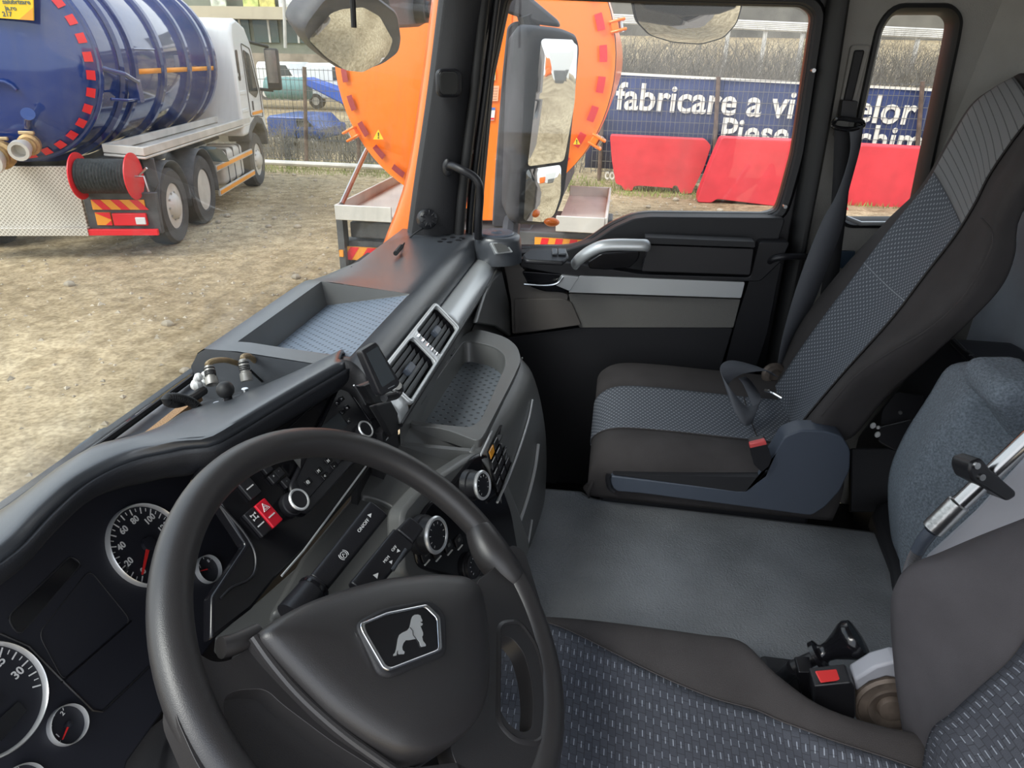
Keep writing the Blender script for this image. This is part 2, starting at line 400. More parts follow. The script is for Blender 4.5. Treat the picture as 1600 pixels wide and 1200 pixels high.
def diamond_mat():
    m = mat('diamond_plate', (.62,.58,.5), .45, .2); N, L, b = nodes(m)
    c = N.new('ShaderNodeTexCoord'); wv = []
    for a in (45, -45):
        mp = N.new('ShaderNodeMapping'); mp.inputs['Rotation'].default_value = (0, R(a), 0)
        L.new(c.outputs['Object'], mp.inputs[0]); q = N.new('ShaderNodeTexWave'); q.inputs['Scale'].default_value = 9
        L.new(mp.outputs[0], q.inputs[0]); wv.append(q)
    mx = N.new('ShaderNodeMath'); mx.operation = 'MAXIMUM'; L.new(wv[0].outputs['Fac'], mx.inputs[0]); L.new(wv[1].outputs['Fac'], mx.inputs[1])
    r = N.new('ShaderNodeValToRGB'); r.color_ramp.elements[0].position = .6; r.color_ramp.elements[0].color = (.36,.33,.28,1); r.color_ramp.elements[1].color = (.72,.68,.6,1)
    L.new(mx.outputs[0], r.inputs[0]); L.new(r.outputs[0], b.inputs['Base Color'])
    bp = N.new('ShaderNodeBump'); bp.inputs['Strength'].default_value = .6; L.new(mx.outputs[0], bp.inputs['Height']); L.new(bp.outputs[0], b.inputs['Normal'])
    return m
DIAM = diamond_mat()
def dimple(name, col, rough, sc):  # rubber mat with a grid of small dimples, uv in metres
    m = mat(name, col, rough); N, L, b = nodes(m)
    uv = N.new('ShaderNodeUVMap'); mp = N.new('ShaderNodeMapping'); mp.inputs['Scale'].default_value = (sc, sc, sc); mp.inputs['Rotation'].default_value = (0, 0, R(45))
    L.new(uv.outputs[0], mp.inputs[0]); fr = N.new('ShaderNodeVectorMath'); fr.operation = 'FRACTION'; L.new(mp.outputs[0], fr.inputs[0])
    sb = N.new('ShaderNodeVectorMath'); sb.operation = 'SUBTRACT'; sb.inputs[1].default_value = (.5,.5,0); L.new(fr.outputs[0], sb.inputs[0])
    ln = N.new('ShaderNodeVectorMath'); ln.operation = 'LENGTH'; L.new(sb.outputs[0], ln.inputs[0])
    mr = N.new('ShaderNodeMapRange'); mr.inputs['From Min'].default_value = .12; mr.inputs['From Max'].default_value = .22; L.new(ln.outputs['Value'], mr.inputs['Value'])
    mx = N.new('ShaderNodeMixRGB'); L.new(mr.outputs[0], mx.inputs[0]); mx.inputs[1].default_value = (*[x*.3 for x in col], 1); mx.inputs[2].default_value = (*col, 1)
    L.new(mx.outputs[0], b.inputs['Base Color'])
    bp = N.new('ShaderNodeBump'); bp.inputs['Strength'].default_value = .6; bp.inputs['Distance'].default_value = .002
    L.new(mr.outputs[0], bp.inputs['Height']); L.new(bp.outputs[0], b.inputs['Normal']); return m
MATD = dimple('tray_rubber', (.16,.20,.26), .5, 75)
MATD2 = dimple('shelf_rubber', (.15,.17,.19), .42, 60)
# ------------------------------------------------------------------ the cab shell: far door wall, rear wall, floor, glass
YD = 2.0                            # inner plane of the passenger door
def ypoly(pts, y, r=0, n=4):
    p = [Y(a, b, y) for a, b in pts]
    return rounded(p, r, n) if r else p
# floor
fl = B(); fl.prism([(-.62,-.1,1.12),(1.0,-.1,1.12),(1.0,2.0,1.12),(-.62,2.0,1.12)], (0,0,-.05))
fl.make('floor', FLOORM, kind='structure')
b = B()
for i in range(16): b.box((-.08+.012*i*1.6, 1.72, 1.128), (.006, .42, .012))
b.prism([(-.12,1.5,1.121),(.2,1.5,1.121),(.2,1.95,1.121),(-.12,1.95,1.121)], (0,0,.006))
tag(b.make('floor_mat', RUB), 'black ribbed rubber mat in the dark passenger footwell', 'floor mat')
# wall behind the door with the narrow side window
W2 = [(1400,22),(1478,22),(1488,34),(1484,60),(1428,330),(1412,343),(1330,343),(1319,336),(1322,318),(1383,45)]
hole = rounded([Y(a, b, YD+.03) for a, b in W2], .02)
ctr = sum(hole, Vector())/len(hole)
wo = [Y(a, b, YD+.03) for a, b in [(1316,-60),(1300,60),(1228,470),(1150,900),(1700,900),(1700,-60)]]
wo[2].z = wo[2].z
wo = [Vector((.50,YD+.03,2.75)), Y(1311,0,YD+.03), Y(1206,420,YD+.03), Y(1165,620,YD+.03)]
wo = wo+[Vector((wo[-1].x, YD+.03, 1.12)), Vector((1.0, YD+.03, 1.12)), Vector((1.0, YD+.03, 2.75))]
grow = lambda L, k, dy=0: [ctr+(p-ctr)*k+Vector((0, dy, 0)) for p in L]
def off(L, d, dy=0):               # grow an outline in the X-Z plane by d
    o = []
    n = len(L)
    for i in range(n):
        a = L[i-1]; c = L[(i+1) % n]; t = Vector((c.x-a.x, 0, c.z-a.z)).normalized(); nrm = Vector((t.z, 0, -t.x))
        if (L[i]+nrm*.01-ctr).length < (L[i]-ctr).length: nrm = -nrm
        o.append(L[i]+nrm*d+Vector((0, dy, 0)))
    return o
b = B(); b.holed(wo, [off(hole, .022)], (0, .06, 0)); b.make('wall_right', WALLG, kind='structure')
# deep padded surround of the side window
b = B()
rows = [off(hole, .024, 0), off(hole, .021, -.010), off(hole, .013, -.013), off(hole, .005, .0), off(hole, .0, .03), off(hole, .0, .045)]
rows = [r+[r[0]] for r in rows]
b.grid(rows, uv=False); wf = b.make('window_frame', RUB, None)
wf['kind'] = 'structure'; wf.name = 'window_1'
b = B(); b.prism(off(hole, .004, .03), (0, .005, 0)); b.make('window_pane', GLASS, wf)
b = B(); b.tube([Y(x, y, YD+.015) for x, y in ((1322,340),(1345,349),(1400,349),(1418,343))], .006, 8); b.make('sill_strip', SILV, wf)
# raised rib of the wall to the right of the side window and the curved corner
b = B()
def colm(y0, xs): return [Y(x, y0, YD+dy) for x, dy in xs]
xr = [1.1-.0]
rows = []
for z in (1.12, 1.6, 2.0, 2.4, 2.75):
    k = (z-2.0)*.16
    rows.append([Vector((.80+k*.8, YD+.03, z)), Vector((.84+k*.6, YD+.012, z)), Vector((.89+k*.3, YD-.012, z)), Vector((.925+k*.1, YD-.02, z)), Vector((1.0-.06, YD-.04, z)), Vector((.952, YD-.12, z))])
b.grid([cr(r, 14) for r in rows], uv=False); b.make('trim_1', WALLG, kind='structure')
# rear wall
b = B(); b.box((.978, .95, 1.95), (.05, 2.1, 1.66)); b.make('wall_back', WALLB, kind='structure')
# dark storage box against the rear wall behind the passenger seat
bx = [X(1478,528,1.02), X(1600,640,1.02), X(1600,800,1.02), X(1400,800,1.02), X(1330,640,1.02)]
st = thing('storage_box', 'dark blue-black storage compartment below the pale rear wall behind the passenger seat', 'storage box', (.9, 1.5, 1.12))
b = B(); b.prism([X(a, c, .80) for a, c in ((1436,560),(1478,527),(1490,534),(1600,644),(1640,690),(1640,900),(1330,900),(1330,690))], (.15,0,0)); b.make('box_body', mat('storage_plastic', (.022,.024,.034), .5), st, bevel=.015)
p1, p2 = X(1490,534,.795), X(1562,606,.795)
b = B(); b.tube([p1, p2], .008, 8); b.make('edge_rail', BLK, st)
b = B(); c = X(1512,556,.795); b.box(c, (.012, .03, .02)); b.make('latch', BLK, st, bevel=.003)
# bracket plate with a wing bolt
wp = Pl(X(1420,700,.78), (-1,-.35,.45)); wp = Pl(Y(1425,690,1.62), (0,-.8,.6))
br = thing('bracket_plate', 'black bracket plate with a white wing bolt, low behind the passenger seat', 'bracket', (wp.o.x, wp.o.y, 1.2))
q = [wp.hit(*p) for p in ((1378,640),(1400,612),(1450,618),(1468,640),(1460,672),(1452,700),(1400,705),(1372,690))]
b = B(); b.prism(rounded(q, .01), -wp.n*.01); b.make('plate', BLK, br, bevel=.002)
b = B(); b.prism([wp.hit(*p, -.012) for p in ((1330,700),(1450,700),(1440,800),(1330,800))], -wp.n*.02); b.make('lower_plate', BLKM, br, bevel=.004)
a1, a2 = wp.hit(1372,668,.02), wp.hit(1422,656,.02)
b = B(); b.tube([a1, a2], .0028, 8); bo = b.make('wing_bolt', CHROME, br)
b = B()
for p in ((1364,665),(1371,679)):
    b.sphere(wp.hit(*p, .02), .007, sq=(1,.5,1.2))
b.sphere(a1, .005); b.make('wing_nut', BODYW, bo)
for p in ((1406,645),(1420,735)):
    b = B(); c = wp.hit(*p, .002); b.cyl(c, c+wp.n*.003, .005, seg=14); b.make('screw', STEEL, br)
b = B(); b.box((.22, .97, 2.78), (1.6, 2.2, .05)); b.make('ceiling', mat('ceiling_felt', (.10,.10,.10), .9), kind='structure')
# ------------------------------------------------------------------ windscreen
b = B(); rows = []
for y in (-.15, .3, .8, 1.3, 1.6, 1.8, 1.88, 1.93):
    cx = 0 if y < 1.3 else (y-1.3)**2*.42
    rows.append([Vector((-.70+cx, y, 1.90)), Vector((-.665+cx, y, 2.1)), Vector((-.60+cx, y, 2.45)), Vector((-.55+cx, y, 2.75))])
b.grid([cr(r, 12) for r in zip(*rows)], uv=False)
wsn = b.make('window_2', GLASSW, solid=.005, kind='structure')
# tufts of body colour and seal along the bottom edge of the windscreen
b = B(); b.tube(cr([Vector((-.705, -.15, 1.888)), Vector((-.705, .9, 1.888)), Vector((-.70, 1.3, 1.893)), Vector((-.66, 1.6, 1.90)), Vector((-.565, 1.86, 1.905))], 30), .007, 8)
b.make('trim_2', RUB, kind='structure')
# ------------------------------------------------------------------ A pillar
YP = 1.90
pil = thing('pillar_trim', 'black windscreen pillar cover between the windscreen and the passenger door', 'pillar', (-.48, 1.92, 1.9))
def vstrip(name, m, lft, rgt, y1, y2, parent, bulge=.02, n=9, **k):  # upright strip between two pixel edge lines
    rows = []
    for (a, b_) in zip(lft, rgt):
        p, q = Y(*a, y1), Y(*b_, y2); mid = (p+q)/2+Vector((bulge*.3, -bulge, 0))
        rows.append(cr([p+Vector((-.02,.03,0)), p, mid, q, q+Vector((.0,.05,0))], n))
    b = B(); b.grid([r for r in zip(*[cr([r[j] for r in rows], 14) for j in range(n)])], uv=False)
    return b.make(name, m, parent, solid=.004, **k)
vstrip('pillar_cover', BLKM, [(703,-60),(695,0),(676,150),(655,290),(640,400)], [(778,-60),(768,0),(738,150),(722,290),(716,400)], YP-.03, YP+.02, pil, .025)
# orange cab body seen through the windscreen beside the pillar
vstrip('outer_pillar', ORANGE, [(693,-60),(684,0),(664,150),(640,290),(600,400)], [(704,-60),(696,0),(678,150),(658,290),(640,400)], YP+.05, YP+.03, pil, .0)
def vtube(name, m, px, y, r, parent):
    b = B(); b.tube(cr([Y(a, c, y) for a, c in px], 20), r, 12); return b.make(name, m, parent)
vtube('door_seal', RUB, [(768,-60),(757,0),(741,150),(724,290),(716,380)], YP, .014, pil)
vtube('door_seal', BLK, [(786,-60),(776,0),(757,150),(739,290),(732,380)], YP+.03, .010, pil)
# tweeter
c = Y(703,130,YP-.055); tp = Pl(c, (.55,-.83,0))
b = B(); b.prism([tp.at(x, y) for x, y in rrect(.066,.066,.016)], tp.n*-.02); tw = b.make('tweeter_housing', BLK, pil, bevel=.006, seg=3)
onplate(tp, tp.at(-.004,0), rrect(.048,.052,.012), .006, 'tweeter_grille', mat('grille_cloth', (.03,.03,.03), .8, bump=1, bs=1500), tw, bevel=.002)
onplate(tp, tp.at(-.004,0), rrect(.052,.056,.014), .004, 'grille_ring', GLOSS, tw, bevel=.001)
# ribbed round sensor
c = Y(668,342,YP-.06); tp = Pl(c, (.5,-.8,.25))
b = B(); b.lathe(c-tp.n*.02, tp.n, [(.026,0),(.028,.015),(.026,.028),(.018,.034),(0,.035)], 24)
for i in range(9):
    a = R(40*i); b.box(c+tp.n*.012+(tp.u*math.cos(a)+tp.v*math.sin(a))*.017, (.012,.003,.006), (tp.u*math.cos(a)+tp.v*math.sin(a), -tp.u*math.sin(a)+tp.v*math.cos(a), tp.n))
b.make('round_sensor', BLK, pil, bevel=.001)
b = B(); b.tube(crl([Y(663,356,YP-.05), Y(650,363,YP-.07), Y(636,376,YP-.09), Z(622,391,1.965)], 20), .0022, 8)
b.tube([Z(627,385,1.965), Z(618,396,1.962)], .006, 10)
tag(b.make('cable', RUB), 'thin black cable running from the pillar foot to the windscreen edge', 'cable')
b = B(); p0 = X(551,0,-.42); b.tube([Vector((p0.x, p0.y, 2.755)), p0, X(552,20,-.42), X(553,43,-.42)], .0045, 8); tag(b.make('hanging_cord', RUB), 'short black cord hanging at the top of the windscreen before the round mirror', 'cord')
# grab handle
b = B(); b.tube(crl([Y(700,262,YP-.035), Y(706,259,YP-.07), Y(722,266,YP-.09), Y(740,276,YP-.09), Y(749,290,YP-.09), Y(750,310,YP-.08), Y(748,340,YP-.07), Y(747,372,YP-.05)], 40), .0105, 14)
b.sphere(Y(699,262,YP-.04), .018, sq=(.8,.5,1.3))
tag(b.make('grab_handle', BLK), 'curved black grab handle beside the windscreen pillar above the dashboard', 'grab handle')
# ------------------------------------------------------------------ passenger door
door = thing('door_1', None or 'x', 'x', (0, YD, 1.12)); del door['label']; del door['category']; door['kind'] = 'structure'
WIN = [(795,-6),(1000,2),(1255,8),(1272,22),(1240,240),(1222,307),(1214,330),(1196,336),(1010,334),(985,338),(952,352),(925,371),(903,384),(880,388),(744,388),(768,120)]
win = rounded([Y(a, b, YD+.02) for a, b in WIN], .02, 3)
DO = [(735,-60),(1318,-60),(1308,0),(1278,180),(1215,470),(1155,760),(760,760),(725,420),(735,200)]
do = [Y(a, b, YD+.02) for a, b in DO]
b = B(); b.holed(do, [win], (0, .05, 0)); b.make('door_frame', BLK, door, bevel=.006)
# rounded moulding round the pane
ctr = sum(win, Vector())/len(win)
b = B(); rows = [off(win, .03, -.002), off(win, .02, -.014), off(win, .006, -.010), off(win, -.004, .012)]
b.grid([r+[r[0]] for r in rows], uv=False); b.make('window_moulding', BLKM, door, solid=.003)
b = B(); b.prism(off(win, .01, .03), (0, .005, 0)); b.make('window_pane', GLASS, door)
for p in ((752,120),(1270,110),(1226,322),(741,237)):
    c = Y(*p, YD-.0); b = B(); b.cyl(c+Vector((0,.01,0)), c-Vector((0,.012,0)), .005, seg=12); b.make('screw', STEEL, door)
# outer seal lines on the body behind the door
vstrip('door_seal', RUB, [(1318,-60),(1310,0),(1282,180),(1247,380),(1200,620)], [(1336,-60),(1328,0),(1300,180),(1262,380),(1215,620)], YD-.02, YD-.0, door, .015)
# panels of the door, from the top down
def panel(name, m, pts, y0, th, r=.012, bevel=.006, parent=door, **k):
    b = B(); b.prism(ypoly(pts, y0, r), (0, th, 0)); return b.make(name, m, parent, bevel=bevel, seg=3, **k)
panel('upper_panel', BLKM, [(880,392),(925,378),(958,356),(990,342),(1014,339),(1228,341),(1196,440),(800,432),(800,396)], YD-.03, .06)
panel('armrest_rail', BLK, [(812,404),(905,412),(1000,428),(1172,433),(1186,378),(1235,378),(1222,408),(1188,440),(1165,440),(950,438),(880,430),(812,418)], YD-.07, .05, .01)
panel('storage_lid', mat('lid_black', (.022,.021,.024), .45), [(1014,383),(1178,389),(1172,430),(1002,424)], YD-.10, .04, .006)
panel('lid_top', BLKM, [(1007,371),(1180,378),(1180,387),(1012,381)], YD-.11, .05, .004)
panel('silver_strip', SILV, [(906,431),(1164,441),(1158,466),(888,457)], YD-.075, .05, .004)
panel('cloth_panel', mat('door_grey', (.15,.145,.135), .75, bump=.5, bs=700), [(888,459),(1157,468),(1146,512),(905,512),(893,480)], YD-.055, .04, .004)
panel('front_panel', TAUPE, [(785,405),(810,405),(832,445),(888,460),(880,512),(840,518),(800,522),(798,470)], YD-.06, .05, .008)
panel('speaker_panel', TAUPE, [(803,467),(880,467),(893,473),(908,508),(850,516),(804,520)], YD-.066, .04, .006)
panel('lower_panel', mat('door_black', (.010,.010,.013), .6), [(770,530),(905,512),(1146,512),(1128,570),(1090,760),(760,760)], YD-.05, .05, .01)
panel('inner_edge', BLK, [(1172,433),(1222,408),(1200,520),(1160,640),(1120,760),(1088,760),(1135,560),(1150,500)], YD-.04, .05, .01)
# front pocket with its chrome lip
panel('pocket', GLOSS, [(814,423),(878,428),(905,440),(888,457),(850,456),(827,448)], YD-.064, .02, .012)
b = B(); b.tube(crl([Y(819,444,YD-.08), Y(850,446,YD-.082), Y(870,443,YD-.082), Y(880,432,YD-.08)], 24), .004, 8); b.make('chrome_lip', CHROME, door)
panel('lip_end', SILV, [(877,430),(905,433),(890,455),(868,446)], YD-.08, .02, .004)
# window switch tray with slotted switches
sp_ = Pl(Z(860,395,1.925), (0,-.25,1), (1,0,0))
q = [sp_.hit(*p) for p in ((816,398),(828,389),(885,389),(889,400),(880,409),(822,406))]
b = B(); b.prism(rounded(q, .008), (0,0,-.012)); b.make('switch_tray', BLK, door, bevel=.004)
for i, (x0, x1) in enumerate(((862,870),(872,884))):
    q = [sp_.hit(*p, .001) for p in ((x0,390.5),(x1,391),(x1+1,399.5),(x0+.5,399))]
    b = B(); b.prism(q, sp_.n*.006); b.make('window_switch', DASH, door, bevel=.002)
# pull handle
b = B(); hp = crl([Y(898,413,YD-.10), Y(906,404,YD-.125), Y(925,391,YD-.14), Y(950,383,YD-.145), Y(1004,383,YD-.14), Y(1010,384,YD-.12)], 40)
b.tube(hp, .0145, 16, flat=(.8,1.15)); b.make('pull_handle', SILV, door)
panel('handle_recess', GLOSS, [(918,410),(940,396),(1000,392),(998,405),(985,418),(950,422),(920,420)], YD-.072, .02, .01)
# lock pin / belt hook
b = B(); b.tube(crl([Y(1201,410,YD-.06), Y(1210,404,YD-.08), Y(1230,401,YD-.08), Y(1256,401,YD-.04), Y(1262,402,YD)], 20), .009, 10)
tag(b.make('coat_hook', BLK), 'black curved hook sticking out of the pillar behind the passenger door', 'hook')
# small blue-grey socket on the wall
b = B(); b.prism(ypoly([(1308,392),(1337,393),(1332,420),(1303,419)], YD+.02), (0,.02,0)); so_ = b.make('wall_socket', mat('socket', (.04,.07,.11), .5), bevel=.002)
tag(so_, 'small dark blue switch plate on the wall below the narrow window', 'switch plate')
# ------------------------------------------------------------------ seat belt of the passenger
bel = thing('seat_belt', 'black seat belt hanging from its height adjuster beside the narrow window', 'seat belt', (.55, YD-.05, 1.5))
panel('adjuster_rail', WALLG, [(1330,70),(1362,70),(1322,215),(1302,215)], YD+.02, .03, .01, parent=bel)
panel('adjuster_slot', BLKM, [(1336,78),(1352,78),(1332,160),(1318,160)], YD+.012, .02, .006, parent=bel)
panel('adjuster_slide', BLK, [(1317,156),(1341,158),(1338,185),(1313,184)], YD-.01, .03, .004, parent=bel)
b = B(); b.tube(crl([Y(1302,192,YD-.03), Y(1310,185,YD-.04), Y(1330,187,YD-.04), Y(1346,190,YD-.04), Y(1348,197,YD-.04), Y(1330,202,YD-.05), Y(1308,200,YD-.05), Y(1301,196,YD-.04)], 40), .006, 10); b.make('guide_loop', GLOSS, bel)
def ribbon(rows, m, name, parent, n=40, th=.0015, **k):
    A = cr([r[0] for r in rows], n); C = cr([r[1] for r in rows], n)
    b = B(); b.grid([[a, (a+c)/2, c] for a, c in zip(A, C)]); return b.make(name, m, parent, solid=th, soff=0, **k)
ribbon([(Y(1304,198,YD-.02), Y(1332,198,YD-.02)), (Y(1300,300,YD-.015), Y(1326,300,YD-.015)), (Y(1290,400,YD-.015), Y(1314,400,YD-.015)), (Y(1280,470,YD-.015), Y(1306,475,YD-.015)), (Y(1262,560,YD-.015), Y(1290,560,YD-.015))], BELT, 'webbing', bel)
ribbon([(Y(1327,200,YD-.05), Y(1349,196,YD-.05)), (Y(1328,240,YD-.06), Y(1343,235,YD-.04)), (Y(1309,300,YD-.08), Y(1325,303,YD-.07)), (Y(1285,345,YD-.09), Y(1316,355,YD-.08)), (Y(1260,405,YD-.11), Y(1293,418,YD-.10)), (Y(1238,470,YD-.13), Y(1268,480,YD-.11)), (Y(1222,530,YD-.15), Y(1240,530,YD-.12)), (Y(1214,575,YD-.16), Y(1228,570,YD-.13))], BELTG, 'webbing', bel)
c = Y(1206,584,1.80); b = B(); b.lathe(c, (.25,-1,.15), [(.03,0),(.034,.012),(.03,.02),(.018,.022),(.016,.015),(0,.015)], 28); b.make('belt_reel', DIRTM, bel)
b = B(); b.tube(crl([Z(1196,610,1.66), Z(1206,613,1.665), Z(1222,622,1.66)], 12), .0045, 8); b.make('belt_tongue', CHROME, bel)
# loose end lying on the seat
le = B()
A = crl([Z(1212,588,1.70), Z(1190,576,1.72), Z(1150,574,1.73), Z(1131,590,1.72), Z(1143,622,1.69), Z(1166,650,1.655), Z(1184,636,1.665), Z(1170,602,1.69), Z(1160,590,1.70)], 60)
rows = []
for i, p in enumerate(A):
    t = i/59; wdir = Vector((.5*math.sin(t*5), -.75, -.35+.6*math.cos(t*6))).normalized()
    rows.append([p-wdir*.024, p, p+wdir*.024])
le.grid(rows); lo_ = le.make('belt_loop', BELTG, bel, solid=.0016, soff=0)
# ------------------------------------------------------------------ dashboard
dash = thing('dashboard', 'dark grey truck dashboard with silver trim running from behind the wheel to the passenger door', 'dashboard', (-.45, .9, 1.4))
# --- passenger side top: profile across (front lip -> silver trim) swept along the width
def front_x(y): return -.655 if y < 1.30 else -.655+(y-1.30)**1.6*.40
RX0, RX1, RY0, RY1 = -.605, -.412, .995, 1.345       # the recessed tray
ys = [.955, .975, RY0]+[RY0+(RY1-RY0)*i/12 for i in range(1, 13)]+[1.36, 1.38, 1.45, 1.52, 1.6, 1.7, 1.8, 1.88, 1.93, 1.955]
def prof(y):
    raised = max(0, min(1, (1.42-y)/.07))*.016      # the tray frame stands a little above the rest
    xf = front_x(y); z0 = 1.948
    xs = [(xf-.02, z0-.05), (xf-.012, z0-.012), (xf, z0+raised*.5), (xf+.012, z0+raised), (RX0, z0+raised)]
    for i in range(1, 10): t = i/9; xs.append((RX0+(RX1-RX0)*t, z0+.002+raised*(1-t)))
    xs += [(-.405, 1.947), (-.392, 1.939), (-.381, 1.924), (-.374, 1.905), (-.371, 1.886)]
    return [Vector((x, y, z)) for x, z in xs]
rows = [prof(y) for y in ys]
m_ = len(rows[0]); b = B(); b.add([p for r in rows for p in r], [])
for i in range(len(ys)-1):
    for j in range(m_-1):
        if 2 <= i < 14 and 4 <= j < 13: continue
        b.F.append((i*m_+j, i*m_+j+1, (i+1)*m_+j+1, (i+1)*m_+j))
# end wall of the raised part, facing the driver
b.prism([Vector((-.672,.955,1.93)), Vector((-.655,.955,1.955)), Vector((-.64,.955,1.9635)), Vector((-.605,.955,1.9635)), Vector((-.412,.955,1.949)), Vector((-.38,.955,1.92)), Vector((-.37,.955,1.87)), Vector((-.66,.955,1.87))], (0,.01,0))
b.make('top_cover', DASH, dash, angle=50)
# recess walls and dimpled rubber mat
zf = lambda x: 1.915+.034*((x-RX0)/(RX1-RX0))
cn = [(RX0,RY0),(RX1,RY0),(RX1,RY1),(RX0,RY1)]
b = B()
top = [Vector((x, y, 1.9645+(-.0145)*((x-RX0)/(RX1-RX0)))) for x, y in cn]; bot = [Vector((x+(.012 if x == RX0 else -.002), y+(.008 if y == RY0 else -.008), zf(x)-.001)) for x, y in cn]
b.grid([top+[top[0]], bot+[bot[0]]], uv=False); b.make('tray_wall', DASHG, dash, smooth=False)
b = B(); b.grid([[Vector((RX0+.012+(RX1-RX0-.014)*i/10, RY0+.008+(RY1-RY0-.016)*j/10, zf(RX0+(RX1-RX0)*i/10))) for i in range(11)] for j in range(11)])
b.make('tray_mat', MATD, dash)
# open fold of embossed symbols at the far end
for k in range(7):
    c = Vector((-.46+.022*(k % 3), 1.80+.028*(k//2), 1.9493)); b = B(); b.prism([c+Vector((.008*math.cos(a)+.004*(k % 2), .010*math.sin(a), 0)) for a in [R(t) for t in range(0, 360, 40)]], (0,0,.0015)); b.make('embossed_mark', BLK, dash)
# --- silver trim along the front of the top cover
def trimrow(y, k=0): return [Vector((-.371,y,1.892)), Vector((-.360,y,1.894)), Vector((-.342,y,1.891)), Vector((-.328,y,1.882)), Vector((-.319,y,1.869)), Vector((-.318,y,1.858))]
b = B(); b.grid([cr(trimrow(y), 12) for y in (1.378, 1.41, 1.5, 1.6, 1.7, 1.8, 1.925)], uv=False); b.make('silver_trim', SILV, dash, solid=.004)
b = B(); b.grid([cr(trimrow(y), 12) for y in (.955, .97, .985, 1.002)], uv=False); b.make('silver_trim', SILV, dash, solid=.004)
SLAT = mat('slat_grey', (.26,.27,.28), .4)
# vent block: two vents with slats
TP = Pl((-.342, 1.18, 1.884), (.72, 0, .70))          # plane of the vents
def tpt(px, py, h=0): return TP.hit(px, py, h)
frm = [tpt(*p) for p in ((622,628),(612,600),(655,545),(672,483),(682,479),(709,505),(710,525),(690,556),(648,620),(632,648))]
v0, v1 = 1.03, 1.33
def vent(y0, y1):
    V = thing_part('air_vent', dash) if False else None
def tp(a, y, h=0): return TP.at(y-1.18, a, h)         # a: up the slope, y: world width
sgn = 1 if TP.u.y > 0 else -1
tp = lambda a, y, h=0: TP.at((y-1.18)*sgn, a, h)
b = B(); b.holed(rounded([tp(-.032,1.004,.002), tp(.046,1.004,.002), tp(.046,1.380,.002), tp(-.032,1.380,.002)], .012),
    [rounded([tp(-.026,1.014,.002), tp(.038,1.014,.002), tp(.038,1.182,.002), tp(-.026,1.182,.002)], .008), rounded([tp(-.026,1.214,.002), tp(.038,1.214,.002), tp(.038,1.368,.002), tp(-.026,1.368,.002)], .008)], TP.n*.010)
vf = b.make('vent_frame', SILV, dash, bevel=.003)
for y0, y1 in ((1.014, 1.182), (1.214, 1.368)):
    b = B(); b.prism([tp(-.028,y0,-.02), tp(.040,y0,-.02), tp(.040,y1,-.02), tp(-.028,y1,-.02)], TP.n*-.004)
    for p, q in (((-.027,y0),(.039,y0)),((.039,y0),(.039,y1)),((.039,y1),(-.027,y1)),((-.027,y1),(-.027,y0))):
        b.add([tp(*p,-.02), tp(*q,-.02), tp(*q,.006), tp(*p,.006)], [(0,1,2,3)])
    vt = b.make('air_vent', GLOSS, dash, smooth=False)
    for k in range(6):
        a = -.024+.0112*k; sb = B(); d = TP.v*.010+TP.n*.006
        sb.prism([tp(a,y0+.001,-.010), tp(a,y1-.001,-.010), tp(a,y1-.001,-.010)+d, tp(a,y0+.001,-.010)+d], TP.n*.0018); sb.make('slat', SLAT, vt, smooth=False)
    ym = (y0+y1)/2; sb = B(); sb.box(tp(.006, ym, .004), (.014, .034, .012), (TP.v, Vector((0,1,0)), TP.n)); sb.make('vent_slider', SEATP, vt, bevel=.002)
wv = B(); wv.prism(rounded([tp(-.027,1.186,.010), tp(.039,1.186,.010), tp(.039,1.210,.010), tp(-.027,1.210,.010)], .006), TP.n*.002); wv.make('vent_thumbwheel_plate', STEEL, dash, bevel=.001)
for k in range(5):
    wv = B(); c = tp(-.018+.012*k, 1.198, .012); wv.cyl(c-Vector((0,.007,0)), c+Vector((0,.007,0)), .004, seg=10); wv.make('thumbwheel', CHROME, vf)
# face below the trim down to the shelf
b = B(); b.grid([[Vector((-.319,y,1.862)), Vector((-.330,y,1.850)), Vector((-.330,y,1.80)), Vector((-.335,y,1.70)), Vector((-.38,y,1.5)), Vector((-.45,y,1.15))] for y in (.985, 1.2, 1.5, 1.8, 1.96)], uv=False); b.make('lower_face', DASHG, dash)
b = B(); b.tube([Vector((-.318,.955,1.856)), Vector((-.318,1.95,1.856))], .004, 8); b.make('trim_seam', BLK, dash)
b = B(); b.prism([Vector((-.33,.90,1.87)), Vector((-.33,.98,1.87)), Vector((-.35,.98,1.3)), Vector((-.35,.90,1.3))], (-.02,0,0)); b.prism([Vector((-.352,.84,1.885)), Vector((-.352,1.03,1.885)), Vector((-.37,1.03,1.3)), Vector((-.37,.84,1.3))], (-.01,0,0)); b.make('centre_panel', BLKM, dash)
# --- end block at the pillar: speaker pod with round grille and side vent
pz = Vector((-.40, 1.93, 1.86))
c = Z(776,366,1.955)
b = B(); rw = []
for k, h in ((.40,.002),(.85,.002),(.96,-.002),(1.0,-.012),(1.03,-.03),(1.06,-.05),(1.06,-.075)):
    rw.append([c+Vector((.068*k*math.cos(2*math.pi*i/40)*(1.0 if math.cos(2*math.pi*i/40) > 0 else .9), .062*k*math.sin(2*math.pi*i/40), h)) for i in range(40)])
b.grid(rw, closed=True, caps=True, uv=False); pod = b.make('speaker_pod', DASH, dash, angle=60)
c = c+Vector((0,0,.002)); b = B(); b.lathe(c, (0,0,1), [(.050,0),(.050,.002),(.046,.005),(.030,.003),(.016,.003),(.012,.006),(0,.007)], 32)
b.make('round_grille', SEATP, pod)
g2 = Pl(Z(786,390,1.925), (.45,-.75,.45))
q = [g2.hit(*p, .012) for p in ((766,379),(790,378),(802,394),(776,397))]
